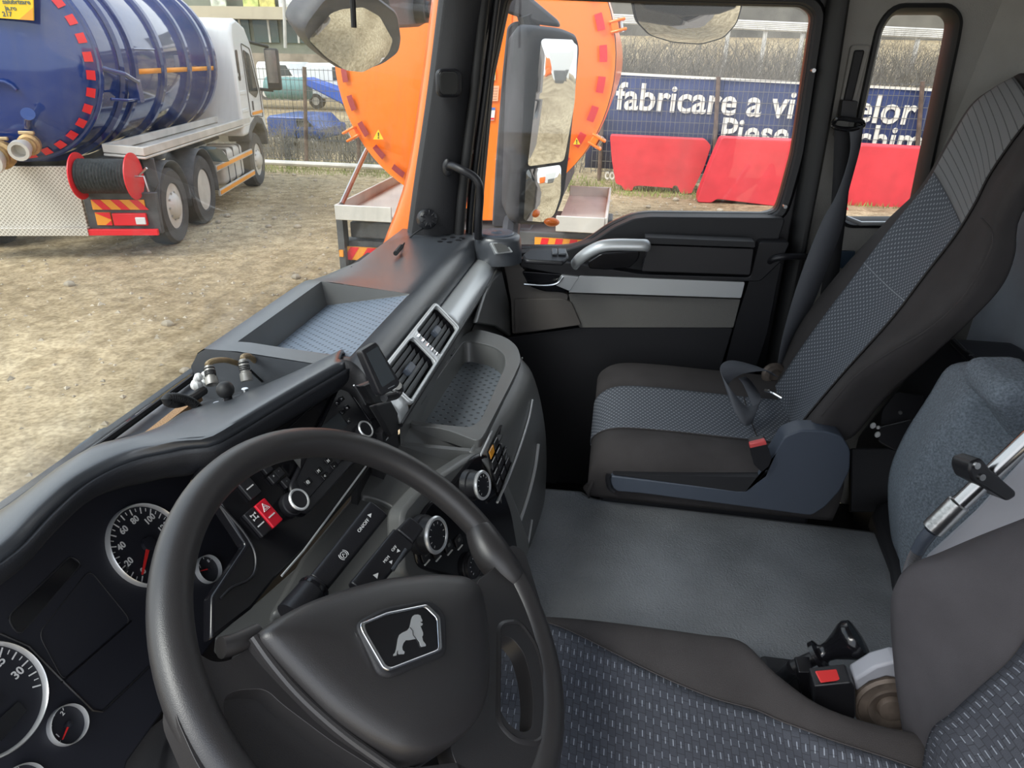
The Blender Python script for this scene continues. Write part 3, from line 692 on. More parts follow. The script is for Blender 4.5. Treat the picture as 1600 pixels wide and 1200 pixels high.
b = B(); b.prism(rounded(q, .004), g2.n*-.03); sv = b.make('side_vent', SILV, dash, bevel=.002)
q = [g2.hit(*p, .013) for p in ((771,381),(788,380),(797,392),(778,395))]
b = B(); b.prism(rounded(q, .003), g2.n*.001); b.make('vent_flap', DASHG, sv)
# glovebox face, grey-green panel to the right of the trim
q = [((762,446),-.315,),((776,420),-.315),((783,425),-.30),((795,470),-.295),((800,500),-.29),((798,526),-.285),((775,510),-.29),((745,505),-.30)]
b = B(); b.prism([X(*p, x) for p, x in q], (-.012,0,0)); b.make('glovebox_lid', DASHG, dash, bevel=.006)
q = [(722,540,-.325),(768,436,-.325),(780,412,-.32),(790,408,-.315),(800,470,-.305),(806,530,-.29),(800,560,-.285),(720,540,-.31)]
b = B(); b.prism([X(a, c, x-.012) for a, c, x in q], (-.012,0,0)); b.make('glovebox_surround', DASHG, dash, bevel=.006)
# --- lower shelf with dimpled mat (passenger side of the centre console)
SH = 1.81
q = [Z(a, c, SH) for a, c in ((632,664),(690,668),(748,690),(757,678),(800,595),(815,562),(808,540),(790,526),(745,513),(722,524))]
outer = rounded(q, .03, 4)
hq = [Z(a, c, SH) for a, c in ((637,657),(700,664),(735,668),(752,655),(790,570),(788,553),(770,540),(726,531))]
inner = rounded(hq, .025, 4)
b = B(); b.holed(outer, [inner], (0,0,-.025)); shf = b.make('shelf_rim', DASHG, dash, bevel=.009, seg=3)
ci = sum(inner, Vector())/len(inner)
bt = [ci+(p-ci)*.93+Vector((0,0,-.045)) for p in inner]
b = B(); tpv = [p+Vector((0,0,-.004)) for p in inner]; b.grid([tpv+[tpv[0]], bt+[bt[0]]], uv=False); b.make('shelf_wall', DASHG, dash)
xs = [p.x for p in bt]; ysb = [p.y for p in bt]
b = B(); b.prism(bt, (0,0,-.004)); b.UV = None
me_o = b.make('shelf_mat', MATD2, dash, smooth=False)
ul = me_o.data.uv_layers.new(name='UVMap')
for l in me_o.data.loops: co = me_o.data.vertices[l.vertex_index].co; ul.data[l.index].uv = (co.x, co.y)
for p in ((707,550),(659,625)):
    c = Z(*p, SH+.001); b = B(); b.box(c, (.008,.04,.004)); b.make('shelf_clip', BLK, shf, bevel=.001)
# console body below the shelf, bulging towards the tunnel
def shelf_edge(y):   # rearmost x of the shelf at width y
    return -.198+.03*max(0, min(1, (y-1.0)/.25)) if y < 1.38 else -.168-(y-1.38)*.5
# rows: (offset rearwards, height)
PR = [(-.012,1.80),(0.004,1.79),(.022,1.765),(.040,1.70),(.052,1.62),(.056,1.54),(.055,1.45),(.05,1.36)]
rows = []
for y in (.985, 1.05, 1.12, 1.2, 1.28, 1.36, 1.42, 1.47, 1.495):
    rows.append([Vector((shelf_edge(y)+dx-(max(0, y-1.42)**2)*9, y+(max(0,(1.8-z))*.12 if y < 1.45 else 0), z)) for dx, z in PR])
rows.append([Vector((-.36, 1.51, z)) for dx, z in PR])
b = B(); b.grid([cr(c, 40) for c in zip(*[cr(r, 26) for r in rows])], uv=False); cb = b.make('console_body', DASHG, dash, solid=.004, angle=60)
# near cheek of the console
b = B(); b.prism([Vector((-.33,.985,1.80)), Vector((-.21,.985,1.80)), Vector((-.165,1.01,1.70)), Vector((-.145,1.03,1.54)), Vector((-.15,1.04,1.36)), Vector((-.35,1.04,1.36))], (0,.01,0)); b.make('console_cheek', DASHG, dash)
def on_console(px, py, off=.003):      # where a sight line meets the bulging console side
    best = None
    for k in range(0, 400):
        x = -.36+k*.0009; p = X(px, py, x)
        if not (1.36 < p.z < 1.80): continue
        # surface x at (y,z)
        y, z = p.y, p.z
        for (a, za), (c, zc) in zip(PR, PR[1:]):
            if zc <= z <= za:
                t = (za-z)/(za-zc); dx = a+(c-a)*t; yy = y-(1.8-z)*.12
                sx = shelf_edge(yy)+dx; d = abs(sx+off-x)
                if best is None or d < best[0]: best = (d, p)
    return best[1]
def console_line(name, m, px, r, parent=dash, flat=None):
    b = B(); b.tube(crl([on_console(*p) for p in px], 24), r, 6, flat=flat); return b.make(name, m, parent)
console_line('silver_line', RING, [(816,559),(806,590),(790,630),(768,675),(750,713)], .0020)
console_line('silver_line', RING, [(832,625),(826,655),(812,700),(795,745),(777,785)], .0024)
console_line('silver_line', RING, [(841,694),(836,730),(826,772),(812,815),(799,850)], .0036)
console_line('silver_line', RING, [(831,812),(827,838),(822,862)], .0026)
b = B(); q = [on_console(*p, .004) for p in ((782,664),(790,688),(797,722),(776,775),(770,755),(761,706))]
b.prism(q, (.004,-.002,.001)); sw = b.make('switch_bank', GLOSS, dash)
def quad(p):  return [on_console(*c, .0065) for c in p]
def blerp(a, b_, c, d, s, t): return tuple((a[i]*(1-s)+b_[i]*s)*(1-t)+(d[i]*(1-s)+c[i]*s)*t for i in (0, 1))
TL, TR, BR, BL = (782,666), (797,720), (776,773), (762,706)
TL, TR, BR, BL = (783,665), (762,705), (776,773), (797,722)
for i in range(4):
    for j in range(3):
        s0, s1, t0, t1 = j/3+.03, (j+1)/3-.03, i/4+.03, (i+1)/4-.03
        cq = [blerp(TL, TR, BR, BL, s, t) for s, t in ((s0,t0),(s1,t0),(s1,t1),(s0,t1))]
        b = B(); pts = quad(cq); nrm = (pts[1]-pts[0]).cross(pts[3]-pts[0]).normalized()
        if nrm.x < 0: nrm = -nrm
        b.prism(pts, nrm*.003); mm = AMB if (i, j) == (0, 2) else BLK
        o = b.make('switch', mm, sw, bevel=.001)
        if mm is AMB: o['label'] = 'amber switch'
        b = B(); b.prism([pts[1]+nrm*.0031, pts[1].lerp(pts[0], .7)+nrm*.0031, pts[1].lerp(pts[0], .7).lerp(pts[3], .07)+nrm*.0031, pts[1].lerp(pts[2], .07)+nrm*.0031], nrm*.0004)
        b.make('switch_mark', WHITE, sw, smooth=False)
# --- grey storage lids between the fascia and the shelf
LP = Pl(Z(690,700,1.782), (.30,-.12,.95)); LP2 = Pl(Z(600,760,1.765), (.55,-.15,.82))
q = [LP.hit(*p) for p in ((600,694),(640,663),(700,674),(757,700),(752,722),(722,756),(700,762),(640,740))]
b = B(); b.prism(rounded(q, .006), LP.n*-.05); b.make('storage_lid', DASHG, dash, bevel=.008, seg=3)
q = [LP.hit(*p, .003) for p in ((689,733),(697,731),(704,741),(694,748))]
b = B(); b.prism(rounded(q, .004), LP.n*.004); b.make('lid_button', DASHG, dash, bevel=.002)
q = [LP.hit(*p, -.004) for p in ((560,774),(575,735),(600,690),(650,700),(670,770),(662,785),(645,808),(628,806),(610,789),(590,779))]
b = B(); b.prism(rounded(q, .012), LP.n*-.05); b.make('storage_lid', DASHG, dash, bevel=.008, seg=3)
q = [LP.hit(*p, -.014) for p in ((470,870),(552,772),(600,700),(720,720),(735,765),(700,800),(650,830),(640,900),(560,960),(420,960))]
b = B(); b.prism(q, LP.n*-.04); b.make('column_surround', DASHG, dash, bevel=.008, seg=3)
# --- climate panel with its knobs
CP = Pl((-.192,.95,1.76), (1,-.286,.32), (.275,.96,0))
q = [CP.hit(*p) for p in ((742,712),(758,706),(772,722),(800,800),(812,870),(760,900),(720,905),(672,893),(655,885),(645,835),(668,790),(700,765))]
b = B(); b.prism(rounded(q, .015), CP.n*-.03); b.make('climate_panel', GLOSS, dash, bevel=.004)
q = [CP.hit(*p, -.006) for p in ((735,712),(762,696),(782,716),(830,850),(812,930),(700,940),(630,900),(628,800),(662,760))]
b = B(); b.prism(rounded(q, .015), CP.n*-.03); b.make('panel_surround', DASHG, dash, bevel=.006)
def knob(pl, px, py, r, h, parent=dash, name='knob', ring=RING, marks=9, base=True):
    c = pl.hit(px, py, h); c = c-pl.n*h
    b = B(); b.lathe(c, pl.n, [(r*1.12,0),(r*1.1,h*.35),(r*1.0,h*.4),(r*.98,h*.95),(r*.9,h)], 36); k = b.make(name, BLK, parent)
    b = B(); x, y = pl.u, pl.v
    rw = [[c+pl.n*hh+(x*math.cos(2*math.pi*i/40)+y*math.sin(2*math.pi*i/40))*rr for i in range(41)] for rr, hh in ((r*1.0,h*.86),(r*1.05,h*.96),(r*.98,h*1.05),(r*.84,h*1.03),(r*.80,h*.97))]
    b.grid(rw, uv=False); b.make('knob_ring', ring, k, solid=.0005)
    b = B(); b.lathe(c+pl.n*h*.9, pl.n, [(r*.86,0),(r*.86,h*.08),(0,h*.1)], 36); b.make('knob_cap', GLOSS, k)
    if marks:
        b = B()
        for i in range(marks):
            a = R(220-260*i/(marks-1)); p = c+pl.n*(h*1.005)+(x*math.cos(a)+y*math.sin(a))*r*.66
            b.box(p, (r*.13, r*.035, .0006), (x*math.cos(a)+y*math.sin(a), -x*math.sin(a)+y*math.cos(a), pl.n))
        b.make('knob_marks', WHITE, k, smooth=False)
    return k
knob(CP, 683, 836, .026, .030, name='temperature_knob'); knob(CP, 755, 758, .023, .030, name='fan_knob')
knob(CP, 742, 884, .020, .010, name='light_knob', ring=BLK)
for p in ((664,868),(682,862),(700,853),(716,845)):
    c = CP.hit(*p, .001); u_, v_ = CP.uv(c)
    onplate(CP, c, rrect(.018,.016,.003), .003, 'button', BLK, dash, bevel=.001)
    onplate(CP, CP.at(u_, v_-.012, 0), rrect(.015,.0022,.001), .0015, 'indicator_line', WHITE, dash)
    onplate(CP, CP.at(u_, v_+.002, 0), rrect(.006,.005,.001), .0042, 'button_symbol', DASHG, dash)
# --- instrument hood: front edge, crest, and the dark lip behind it
NR = 44
D0 = [Z(a, c, z) for a, c, z in ((-160,880,1.93),(-60,835,1.93),(0,797,1.93),(42,775,1.93),(95,737,1.93),(154,700,1.945),(215,691,1.95),(262,668,1.93),(312,631,1.905),(345,622,1.90),(400,605,1.90),(470,578,1.90),(505,566,1.91),(540,552,1.93))]
D1 = [Z(a, c, 1.985) for a, c in ((-160,940),(-60,880),(0,840),(50,790),(104,744),(155,716),(200,700),(240,692),(273,685),(313,681),(350,663),(400,634),(470,594),(530,561))]
mid0 = [a.lerp(b_, .55)+Vector((0,0,.012)) for a, b_ in zip(D0, D1)]
CL = Pl((-.55, .62, 1.84), (.84, 0, .545))          # instrument cluster plane
FP = Pl((-.345, .93, 1.862), (.745, -.13, .64))       # radio and switch fascia plane
D2 = [p+Vector((.012,0,-.006)) for p in D1]
D3 = [p+Vector((.012,0,-.028)) for p in D1]
D4 = []
for i, p in enumerate(D1):
    t = max(0, min(1, (p.y-.62)/.16)); D4.append(p+Vector((-.03*(1-t)-.002*t, 0, -.055*(1-t)-.045*t)))
A = [crl(d, NR) for d in (D0, mid0, D1, D2, D3, D4)]
rows = [cr([A[k][i] for k in range(6)], 22) for i in range(NR)]
b = B(); b.grid([r[:15] for r in rows], uv=False); hood = b.make('instrument_hood', DASH, dash, solid=.005, angle=60)
LIN = mat('hood_lining', (.016,.018,.024), .6, bump=.2, bs=500)
b = B(); b.grid([r[14:] for r in rows], uv=False); b.make('hood_lining', LIN, dash, solid=.005, angle=60)
# right end of the hood, curling down to the trim
E0 = [Z(530,561,1.985), Z(548,564,1.982), Z(562,575,1.970), Z(575,592,1.955), Z(590,612,1.925), Z(606,632,1.895)]
E1 = [p+Vector((-.012,.012,-.012)) for p in E0]; E2 = [p+Vector((.001,-.008,-.010)) for p in E0]; E3 = [p+Vector((-.008,-.012,-.045)) for p in E0]
b = B(); b.grid([cr(list(t), 12) for t in zip(*[cr(e_, 16) for e_ in (E1, E0, E2, E3)])], uv=False); b.make('hood_end', BLKM, dash, solid=.004)
# slot at the hood foot
b = B(); b.prism([Z(a, c, 1.925) for a, c in ((303,652),(330,634),(345,625),(343,632),(325,645),(305,654))], (0,0,-.004)); b.make('defroster_slot', GLOSS, dash)
# cluster panel
def plpoly(pl, pts, h=0): return [pl.hit(a, c, h) for a, c in pts]
b = B(); b.prism(plpoly(CL, [(-260,1300),(-220,960),(-60,900),(0,868),(60,825),(110,785),(180,745),(250,722),(330,720),(400,760),(420,860),(350,980),(300,1050),(200,1190),(160,1320)]), CL.n*-.03)
b.make('cluster_panel', mat('cluster_face', (.017,.018,.026), .5), dash, bevel=.003)
# recessed display area outlines
def outline(pl, pts, h, r, name, m, parent=dash, rr=.01):
    q = rounded(plpoly(pl, pts, h), rr, 5); b = B(); b.tube(q, r, 6, closed=True); return b.make(name, m, parent)
outline(CL, [(10,965),(110,868),(128,880),(30,995)], .0005, .0008, 'display_edge', BLKM)
b = B(); b.prism(plpoly(CL, [(12,966),(110,872),(127,884),(30,992)], .0003), CL.n*.0006); b.make('display', GLOSS, dash)
outline(CL, [(60,990),(100,1065),(205,970),(140,890)], .0005, .0007, 'display_edge', BLKM)
b = B(); b.tube(plpoly(CL, [(96,1066),(205,970)], .0006), .0012, 6); b.make('panel_seam', GLOSS, dash)
b = B(); b.tube(plpoly(CL, [(0,990),(45,1010),(102,1068),(145,1110),(160,1112),(235,1040)], .0006), .0014, 6); b.make('panel_seam', BLK, dash)
FACE = mat('gauge_face', (.016,.017,.024), .45)
def gauge(name, px, py, r, a0, a1, n, nums, needle, pl=CL, big=True):
    c = pl.hit(px, py, .004); g = pl.moved(c)
    b = B(); b.lathe(c-pl.n*.006, pl.n, [(r*.98,0),(r*.98,.003),(0,.0032)], 64); f = b.make(name, FACE, dash)
    rw = [[g.at(rr*math.cos(2*math.pi*i/72), rr*math.sin(2*math.pi*i/72), h) for i in range(73)] for rr, h in ((r*1.03,-.004),(r*1.025,.002),(r*1.0,.004),(r*.975,.002),(r*.965,-.003))]
    b = B(); b.grid(rw, uv=False); b.make('gauge_ring', RING, f)
    b = B()
    for i in range(n):
        a = R(a0+(a1-a0)*i/(n-1)); L = .10 if i % 2 == 0 else .055; d = g.u*math.cos(a)+g.v*math.sin(a); e_ = -g.u*math.sin(a)+g.v*math.cos(a)
        b.box(c+d*r*(.91-L/2)-pl.n*.0022, (r*L*1.5, r*(.026 if i % 2 == 0 else .016), .0006), (d, e_, pl.n))
    b.make('gauge_ticks', WHITE, f, smooth=False)
    for s_, fr in nums:
        a = R(a0+(a1-a0)*fr); text('numeral', s_, c+(g.u*math.cos(a)+g.v*math.sin(a))*r*.66-pl.n*.0022, g.u, g.v, r*(.22 if big else .34), WHITE, f, depth=.0003, bold=r*.004)
    a = R(a0+(a1-a0)*needle); d = g.u*math.cos(a)+g.v*math.sin(a); e_ = pl.n.cross(d)
    b = B(); b.prism([c-d*r*.0+e_*r*.045, c-d*r*.0-e_*r*.045, c+d*r*.78-e_*r*.018, c+d*r*.78+e_*r*.018], pl.n*.0016); b.make('needle', NEED, f)
    b = B(); b.lathe(c-pl.n*.002, pl.n, [(r*.17,0),(r*.16,.005),(0,.006)], 24); b.make('needle_hub', FACE, f)
    return f
SPN = [('0',0),('20',.143),('40',.286),('60',.43),('80',.572),('100',.715),('120',.857)]
gauge('speedometer', 232, 850, .0525, 214, -34, 29, SPN, .015)
gauge('rev_counter', -18, 1093, .0525, 214, -34, 31, [('0',0),('5',.166),('10',.333),('15',.5),('20',.60),('25',.74),('30',.88)], .0)
gauge('fuel_gauge', 107, 1132, .0190, 200, 60, 5, [('1',.15),('2',.95)], .0, big=False)
gauge('pressure_gauge', 326, 889, .0185, 150, 20, 4, [('7',.25),('8',.9)], .0, big=False)
gauge('temperature_gauge', 38, 1228, .0190, 200, 60, 5, [], .3, big=False)
cc = CL.hit(20,1128,.0); b = B(); b.prism(plpoly(CL, [(-20,1140),(28,1096),(42,1110),(2,1158)], .0042), CL.n*.0006); b.make('trip_display', GLOSS, dash)
text('unit', 'km/h', CL.hit(197,890,.003), CL.u, CL.v, .005, DASHG, dash, depth=.0003)
b = B(); b.prism([Vector((-.70,-.1,1.72)), Vector((-.66,-.1,1.12)), Vector((-.66,.98,1.12)), Vector((-.70,.98,1.72))], (.012,0,0)); b.make('lower_panel', BLKM, dash)
# --- fascia with switches and radio
b = B(); b.prism(plpoly(FP, [(532,566),(548,571),(566,588),(605,650),(626,664),(600,696),(552,772),(474,862),(430,905),(395,950),(330,1000),(330,930),(385,850),(345,790),(300,760),(330,700),(420,640)]), FP.n*-.02)
b.make('switch_fascia', GLOSS, dash, bevel=.004)
b = B(); b.tube(crl(plpoly(FP, [(345,790),(380,830),(398,862),(399,890),(388,906),(362,918),(345,935)], .001), 24), .0016, 6); b.make('fascia_edge', BLK, dash)
b = B(); b.tube(plpoly(FP, [(606,684),(600,690),(474,861),(440,900)], .002), .0015, 6); b.make('fascia_trim_line', SILV, dash)
# radio
rq = [(470,800),(440,768),(462,688),(525,588),(545,597),(605,668),(590,690),(500,790)]
rad = thing('radio', 'black in-dash radio with two silver-ringed knobs behind the steering wheel rim', 'radio', (-.4, .85, 1.85))
b = B(); b.prism(rounded(plpoly(FP, [(447,762),(535,586),(548,596),(597,668),(582,690),(478,806),(462,800)], .002), .008), FP.n*.008); rb = b.make('radio_body', BLK, rad, bevel=.003)
outline(FP, [(462,752),(532,602),(545,610),(582,664),(478,784)], .0105, .0006, 'face_edge', GLOSS, rad, .004)
b = B(); b.tube(plpoly(FP, [(452,668),(505,620)], .011), .001, 6); b.make('disc_slot', GLOSS, rad)
b = B(); b.prism(rounded(plpoly(FP, [(500,668),(529,645),(543,664),(514,688)], .0105), .002), FP.n*.001); b.make('radio_display', SCREEN, rad)
knob(FP, 572, 670, .0135, .020, rad, 'radio_knob', marks=0); knob(FP, 468, 780, .0145, .022, rad, 'radio_knob', marks=0)
def rbutton(px, py, w_, h_, sym, parent=rad, base=.0105):
    c = FP.hit(px, py, base); k = onplate(FP, c, rrect(w_, h_, .0015), .0018+base, 'radio_button', GLOSS, parent, h0=0, bevel=.0006)
    if sym: text('button_symbol', sym, FP.hit(px, py, base+.0022), FP.u, FP.v, h_*.75, WHITE, k, depth=.0003)
for px, py, sy in ((514,613,'a'),(522,606,''),(527,630,'^'),(534,623,'>'),(535,644,'.'),(542,637,'o'),(545,658,'<')): rbutton(px, py, .009, .007, sy)
for i, (px, py) in enumerate(((481,753),(498,736),(513,720),(528,706))): rbutton(px, py, .013, .008, ('@','M','N','A')[i])
for i, (px, py) in enumerate(((508,744),(522,728),(537,714))): rbutton(px, py, .013, .008, ('<','-','>')[i])
b = B(); b.prism(plpoly(FP, [(457,716),(470,714),(469,732)], .0125), FP.n*.0005); b.make('reflective_chip', STEEL, rad)
# switches left of the radio
def sw_(px, py, w_, h_, m, name='rocker_switch', sym=None, line=True, lbl=None, h=.006):
    c = FP.hit(px, py, h); o = onplate(FP, c, rrect(w_, h_, .0015), h, name, m, dash, bevel=.0012)
    if lbl: o['label'] = lbl
    u_, v_ = FP.uv(c)
    if sym: text('switch_symbol', sym, FP.at(u_, v_+h_*.2, h+.0004), FP.u, FP.v, h_*.34, WHITE, o, depth=.0002)
    if line:
        bb = B(); bb.box(FP.at(u_, v_-h_*.12, h+.0003), (w_*.6, .0016, .0008), (FP.u, FP.v, FP.n)); bb.make('switch_line', WHITE, o, smooth=False)
    return o, u_, v_
sw_(387,757,.020,.036,BLK); 
o, u_, v_ = sw_(421,801,.019,.036,RED,'hazard_switch',None,True,'red hazard switch',.009)
for k_, w_ in ((.0062,.0006),(.0030,.0005)):
    tri = [FP.at(u_+k_*math.cos(R(90+120*i)), v_+.008+k_*math.sin(R(90+120*i)), .0095) for i in range(3)]
    bb = B(); bb.tube(tri, w_, 5, closed=True); bb.make('hazard_triangle', WHITE, o, smooth=False)
o, u_, v_ = sw_(404,815,.019,.036,BLK,'axle_switch',None,True)
bb = B()
for cx, cy, sx, sy in ((0,.011,.008,.001),(0,.005,.008,.001),(0,.008,.001,.007),(-.004,.011,.001,.003),(.004,.011,.001,.003),(-.004,.005,.001,.003),(.004,.005,.001,.003)):
    bb.box(FP.at(u_+cx, v_+cy, .0065), (sx, sy, .0006), (FP.u, FP.v, FP.n))
bb.make('axle_symbol', WHITE, o, smooth=False)
for px, py, sy in ((418,731,'^'),(437,738,'-'),(429,746,'x'),(449,753,'.')):
    sw_(px, py, .013, .013, BLK, 'push_button', sy, False)
# --- small phone-like monitor on a bracket
mon = thing('camera_monitor', 'small black camera monitor clipped over the silver trim beside the left air vent', 'monitor', X(610,640,-.30))
MP = Pl(X(600,580,-.285), (.80,-.52,.30))
q = plpoly(MP, [(564,549),(589,534),(626,597),(622,605),(597,619),(592,614)], .012)
b = B(); b.prism(rounded(q, .004), MP.n*-.014); b.make('monitor_case', BLK, mon, bevel=.002)
b = B(); b.prism(plpoly(MP, [(572,552),(590,541),(617,592),(597,605)], .0125), MP.n*.0005); b.make('monitor_screen', SCREEN, mon)
b = B(); b.prism(plpoly(MP, [(560,551),(566,547),(597,617),(591,621)], -.004), MP.n*-.006); b.make('case_back', BLKM, mon, bevel=.002)
b = B(); b.prism([MP.hit(*p, .0126) for p in ((606,606.5),(616,601.5),(616.5,602.5),(606.5,607.5))], MP.n*.0003); b.make('maker_mark', STEEL, mon, smooth=False)
b = B(); b.tube(crl([X(600,622,-.30), X(618,618,-.295), X(625,607,-.29), X(622,603,-.29)], 12), .006, 8); b.make('monitor_foot', BLK, mon)
b = B(); b.prism([X(a, c, -.325) for a, c in ((553,602),(574,594),(592,618),(590,628),(571,630),(566,622))], (.012,0,0)); b.make('bracket_arm', BLK, mon, bevel=.003)
b = B(); b.prism([X(a, c, -.332) for a, c in ((574,634),(602,625),(619,655),(620,667),(602,682),(590,660))], (.01,0,0)); b.make('bracket_foot', BLKM, mon, bevel=.003)
b = B(); b.tube([X(553,602,-.318), X(571,632,-.318)], .0012, 6); b.make('bracket_edge', STEEL, mon)
# --- ball mount, cables and hoses on the dash top
bm_ = thing('ball_mount', 'black ball mount screwed to the dash top behind the instrument hood', 'ball mount', Z(355,623,1.93))
c = Z(352,609,1.965); b = B(); b.sphere(c, .0125); b.make('ball', RUB, bm_)
b = B(); b.lathe(c-Vector((-.002,0,.040)), (0,0,1), [(.010,0),(.009,.008),(.006,.012),(.006,.03)], 16); b.make('stem', BLK, bm_)
c0 = Z(352,622,1.93); b = B(); b.prism(rounded([Z(a, c, 1.932) for a, c in ((335,634),(352,620),(372,612),(388,608),(384,617),(350,630))], .004), (0,0,-.004)); b.make('base_plate', BLK, bm_)
for p in ((339,633),(383,611)):
    b = B(); c = Z(*p, 1.933); b.cyl(c, c+Vector((0,0,.004)), .005, seg=12); b.make('bolt', CHROME, bm_)
def connector(label, path, ca, cb, xx):
    t = thing('cable_connector', label, 'cable connector', ca)
    b = B(); b.tube(crl(path, 40), .0045, 10); b.make('cable', TAN, t)
    d = (cb-ca); L = d.length; d = d.normalized()
    b = B(); b.lathe(ca, d, [(.004,0),(.0062,L*.05),(.0062,L*.2),(.0074,L*.22),(.0074,L*.5),(.0066,L*.52),(.0066,L*.6),(.0088,L*.64),(.0092,L*.92),(.0088,L),(.0070,L),(.0070,L*.85),(0,L*.85)], 20); h_ = b.make('plug_body', GREYC, t)
    for k in (.15, .3, .38, .46):
        b = B(); b.lathe(ca+d*L*k, d, [(.0078,0),(.0082,.001),(.0078,.002)], 18); b.make('grip_ring', RUB, h_)
    b = B(); b.lathe(cb-d*L*.18, d, [(.0068,0),(.0068,.001),(0,.002)], 16); b.make('plug_socket', BLK, h_)
xx = -.58
connector('grey cable connector nearest the windscreen with a tan cable', [X(324,571,xx), X(328,566,xx), X(340,563,xx), X(355,563,xx-.005), X(372,568,xx-.01), X(388,570,xx-.015), X(400,580,xx-.02)], X(326,571,xx), X(332,601,xx+.012), xx)
connector('dark-ringed cable connector hanging below the near corner of the dash tray', [X(379,562,-.545), X(381,557,-.55), X(390,557,-.555), X(402,568,-.56), X(412,580,-.56), X(424,598,-.555)], X(379,561,-.545), X(386,595,-.535), xx)
b = B(); b.tube(crl([X(390,577,-.55), X(400,587,-.55), X(416,602,-.55)], 12), .002, 6)
tag(b.make('thin_wire', RUB), 'thin black wire beside the tan cable over the hood edge', 'wire')
b = B(); pth = crl([X(318,610,-.60), X(298,623,-.60), X(275,630,-.60), X(262,627,-.60), X(262,622,-.60), X(280,622,-.595), X(300,629,-.59), X(314,642,-.585)], 90)
rr_ = [.0062+(.0012 if (i % 2) else 0) if i > 40 else .0072 for i in range(90)]
b.tube(pth, rr_, 10); tag(b.make('corrugated_hose', RUB), 'black corrugated hose looped beside the windscreen', 'hose')
b = B(); c = X(314,592,-.605); 
for k in range(7): b.sphere(c+Vector((random.uniform(-.004,.004), random.uniform(-.012,.012), random.uniform(-.014,.012))), random.uniform(.005,.010), 8)
tag(b.make('tape_wrap', BODYW), 'crumpled white tape at the end of the corrugated hose', 'tape')
b = B(); b.prism([Z(a, c, 1.915) for a, c in ((196,706),(222,688),(262,656),(312,616),(317,626),(262,668),(228,693))], (0,0,.008)); tag(b.make('seal_strip', mat('tan_strip', (.42,.25,.13), .8, bump=1, bs=500)), 'tan ribbed strip along the foot of the windscreen', 'strip')
# ------------------------------------------------------------------ steering wheel
WC = Vector((-.1973, .5242, 1.8692)); WN = Vector((math.sin(.716)*math.cos(-.0315), math.sin(.716)*math.sin(-.0315), math.cos(.716)))
WP = Pl(WC, WN); WR = .2255
sw = thing('steering_wheel', 'large black steering wheel with a silver-framed lion badge on its hub', 'steering wheel', WC)
b = B(); pr = []
for i in range(120):
    a = 2*math.pi*i/120; pr.append(WP.at(math.cos(a)*WR, math.sin(a)*WR))
b.tube(pr, .0178, 24, closed=True); rim = b.make('rim', WHEEL, sw, angle=80)
# thumb bumps where the spokes meet the rim
for px, py in ((752,848),):
    pass
def wpoly(pts, h, r=.006, n=4): return rounded([WP.hit(a, c, h) for a, c in pts], r, n)
# right spoke with its long opening
o_ = wpoly([(744,908),(770,890),(800,850),(820,860),(850,960),(868,1060),(872,1160),(866,1260),(820,1290),(740,1260),(700,1160),(742,1110),(758,1000)], .008, .012)
h_ = wpoly([(781,993),(800,996),(818,1018),(829,1055),(834,1100),(831,1140),(815,1145),(795,1132),(781,1110)], .008, .012)
b = B(); b.holed(o_, [h_], WP.n*-.022); b.make('spoke', WHEEL, sw, bevel=.008, seg=3)
# raised bead round the opening
lp = wpoly([(777,975),(810,970),(838,1010),(852,1070),(852,1150),(838,1165),(800,1158),(775,1130)], .006, .014); b = B(); b.tube(lp, .005, 8, closed=True, flat=(1,.7)); b.make('opening_bead', WHEEL, sw)
# thumb rest: the rim widens inwards above the right spoke
ta = WP.uv(WP.hit(752,850)); tb = WP.uv(WP.hit(800,905)); a0_ = math.atan2(ta[1], ta[0]); a1_ = math.atan2(tb[1], tb[0])
pth = []; rad_ = []
for i in range(25):
    t = i/24; an = a0_+(a1_-a0_)*(t*1.35-.3); bl_ = math.sin(math.pi*t)**.8; rr_ = WR-.013*bl_; pth.append(WP.at(math.cos(an)*rr_, math.sin(an)*rr_)); rad_.append(.0172+.0065*bl_)
b = B(); b.tube(pth, rad_, 24); b.make('thumb_rest', WHEEL, sw, angle=80)
# left spoke and lower spokes
o_ = wpoly([(300,1015),(335,1036),(365,1030),(402,1000),(440,1020),(480,1100),(560,1160),(640,1200),(720,1190),(800,1250),(780,1400),(520,1400),(380,1290),(310,1200),(270,1110)], .008, .012)
h_ = wpoly([(350,1088),(372,1078),(415,1076),(440,1100),(520,1160),(600,1210),(640,1260),(620,1330),(520,1330),(420,1270),(375,1200),(350,1130)], .008, .014)
b = B(); b.holed(o_, [h_], WP.n*-.022); b.make('spoke', WHEEL, sw, bevel=.008, seg=3)
b = B(); b.prism(wpoly([(345,1080),(420,1070),(520,1150),(640,1240),(640,1350),(500,1350),(400,1290),(345,1150)], -.010, .01), WP.n*-.008); b.make('spoke_pan', WHEEL, sw, bevel=.002)
# hub pad: layers of one outline swelling up
HUB = [(401,992),(430,968),(470,946),(530,924),(600,906),(675,899),(725,903),(748,918),(757,960),(761,1010),(761,1070),(752,1110),(735,1140),(705,1166),(660,1184),(622,1184),(575,1160),(520,1120),(460,1060),(425,1022)]
base = wpoly(HUB, .026, .02, 5); hc = sum(base, Vector())/len(base)
rows = []
for k, h in ((1.015,-.045),(1.01,-.012),(1.0,.0),(.985,.006),(.93,.011),(.8,.0155),(.55,.019),(.25,.0205),(.02,.021)):
    rows.append([hc+(p-hc)*k+WP.n*(h) for p in base])
b = B(); b.grid(rows, closed=True, caps=True, uv=False); hub = b.make('hub_pad', WHEEL, sw, angle=40)
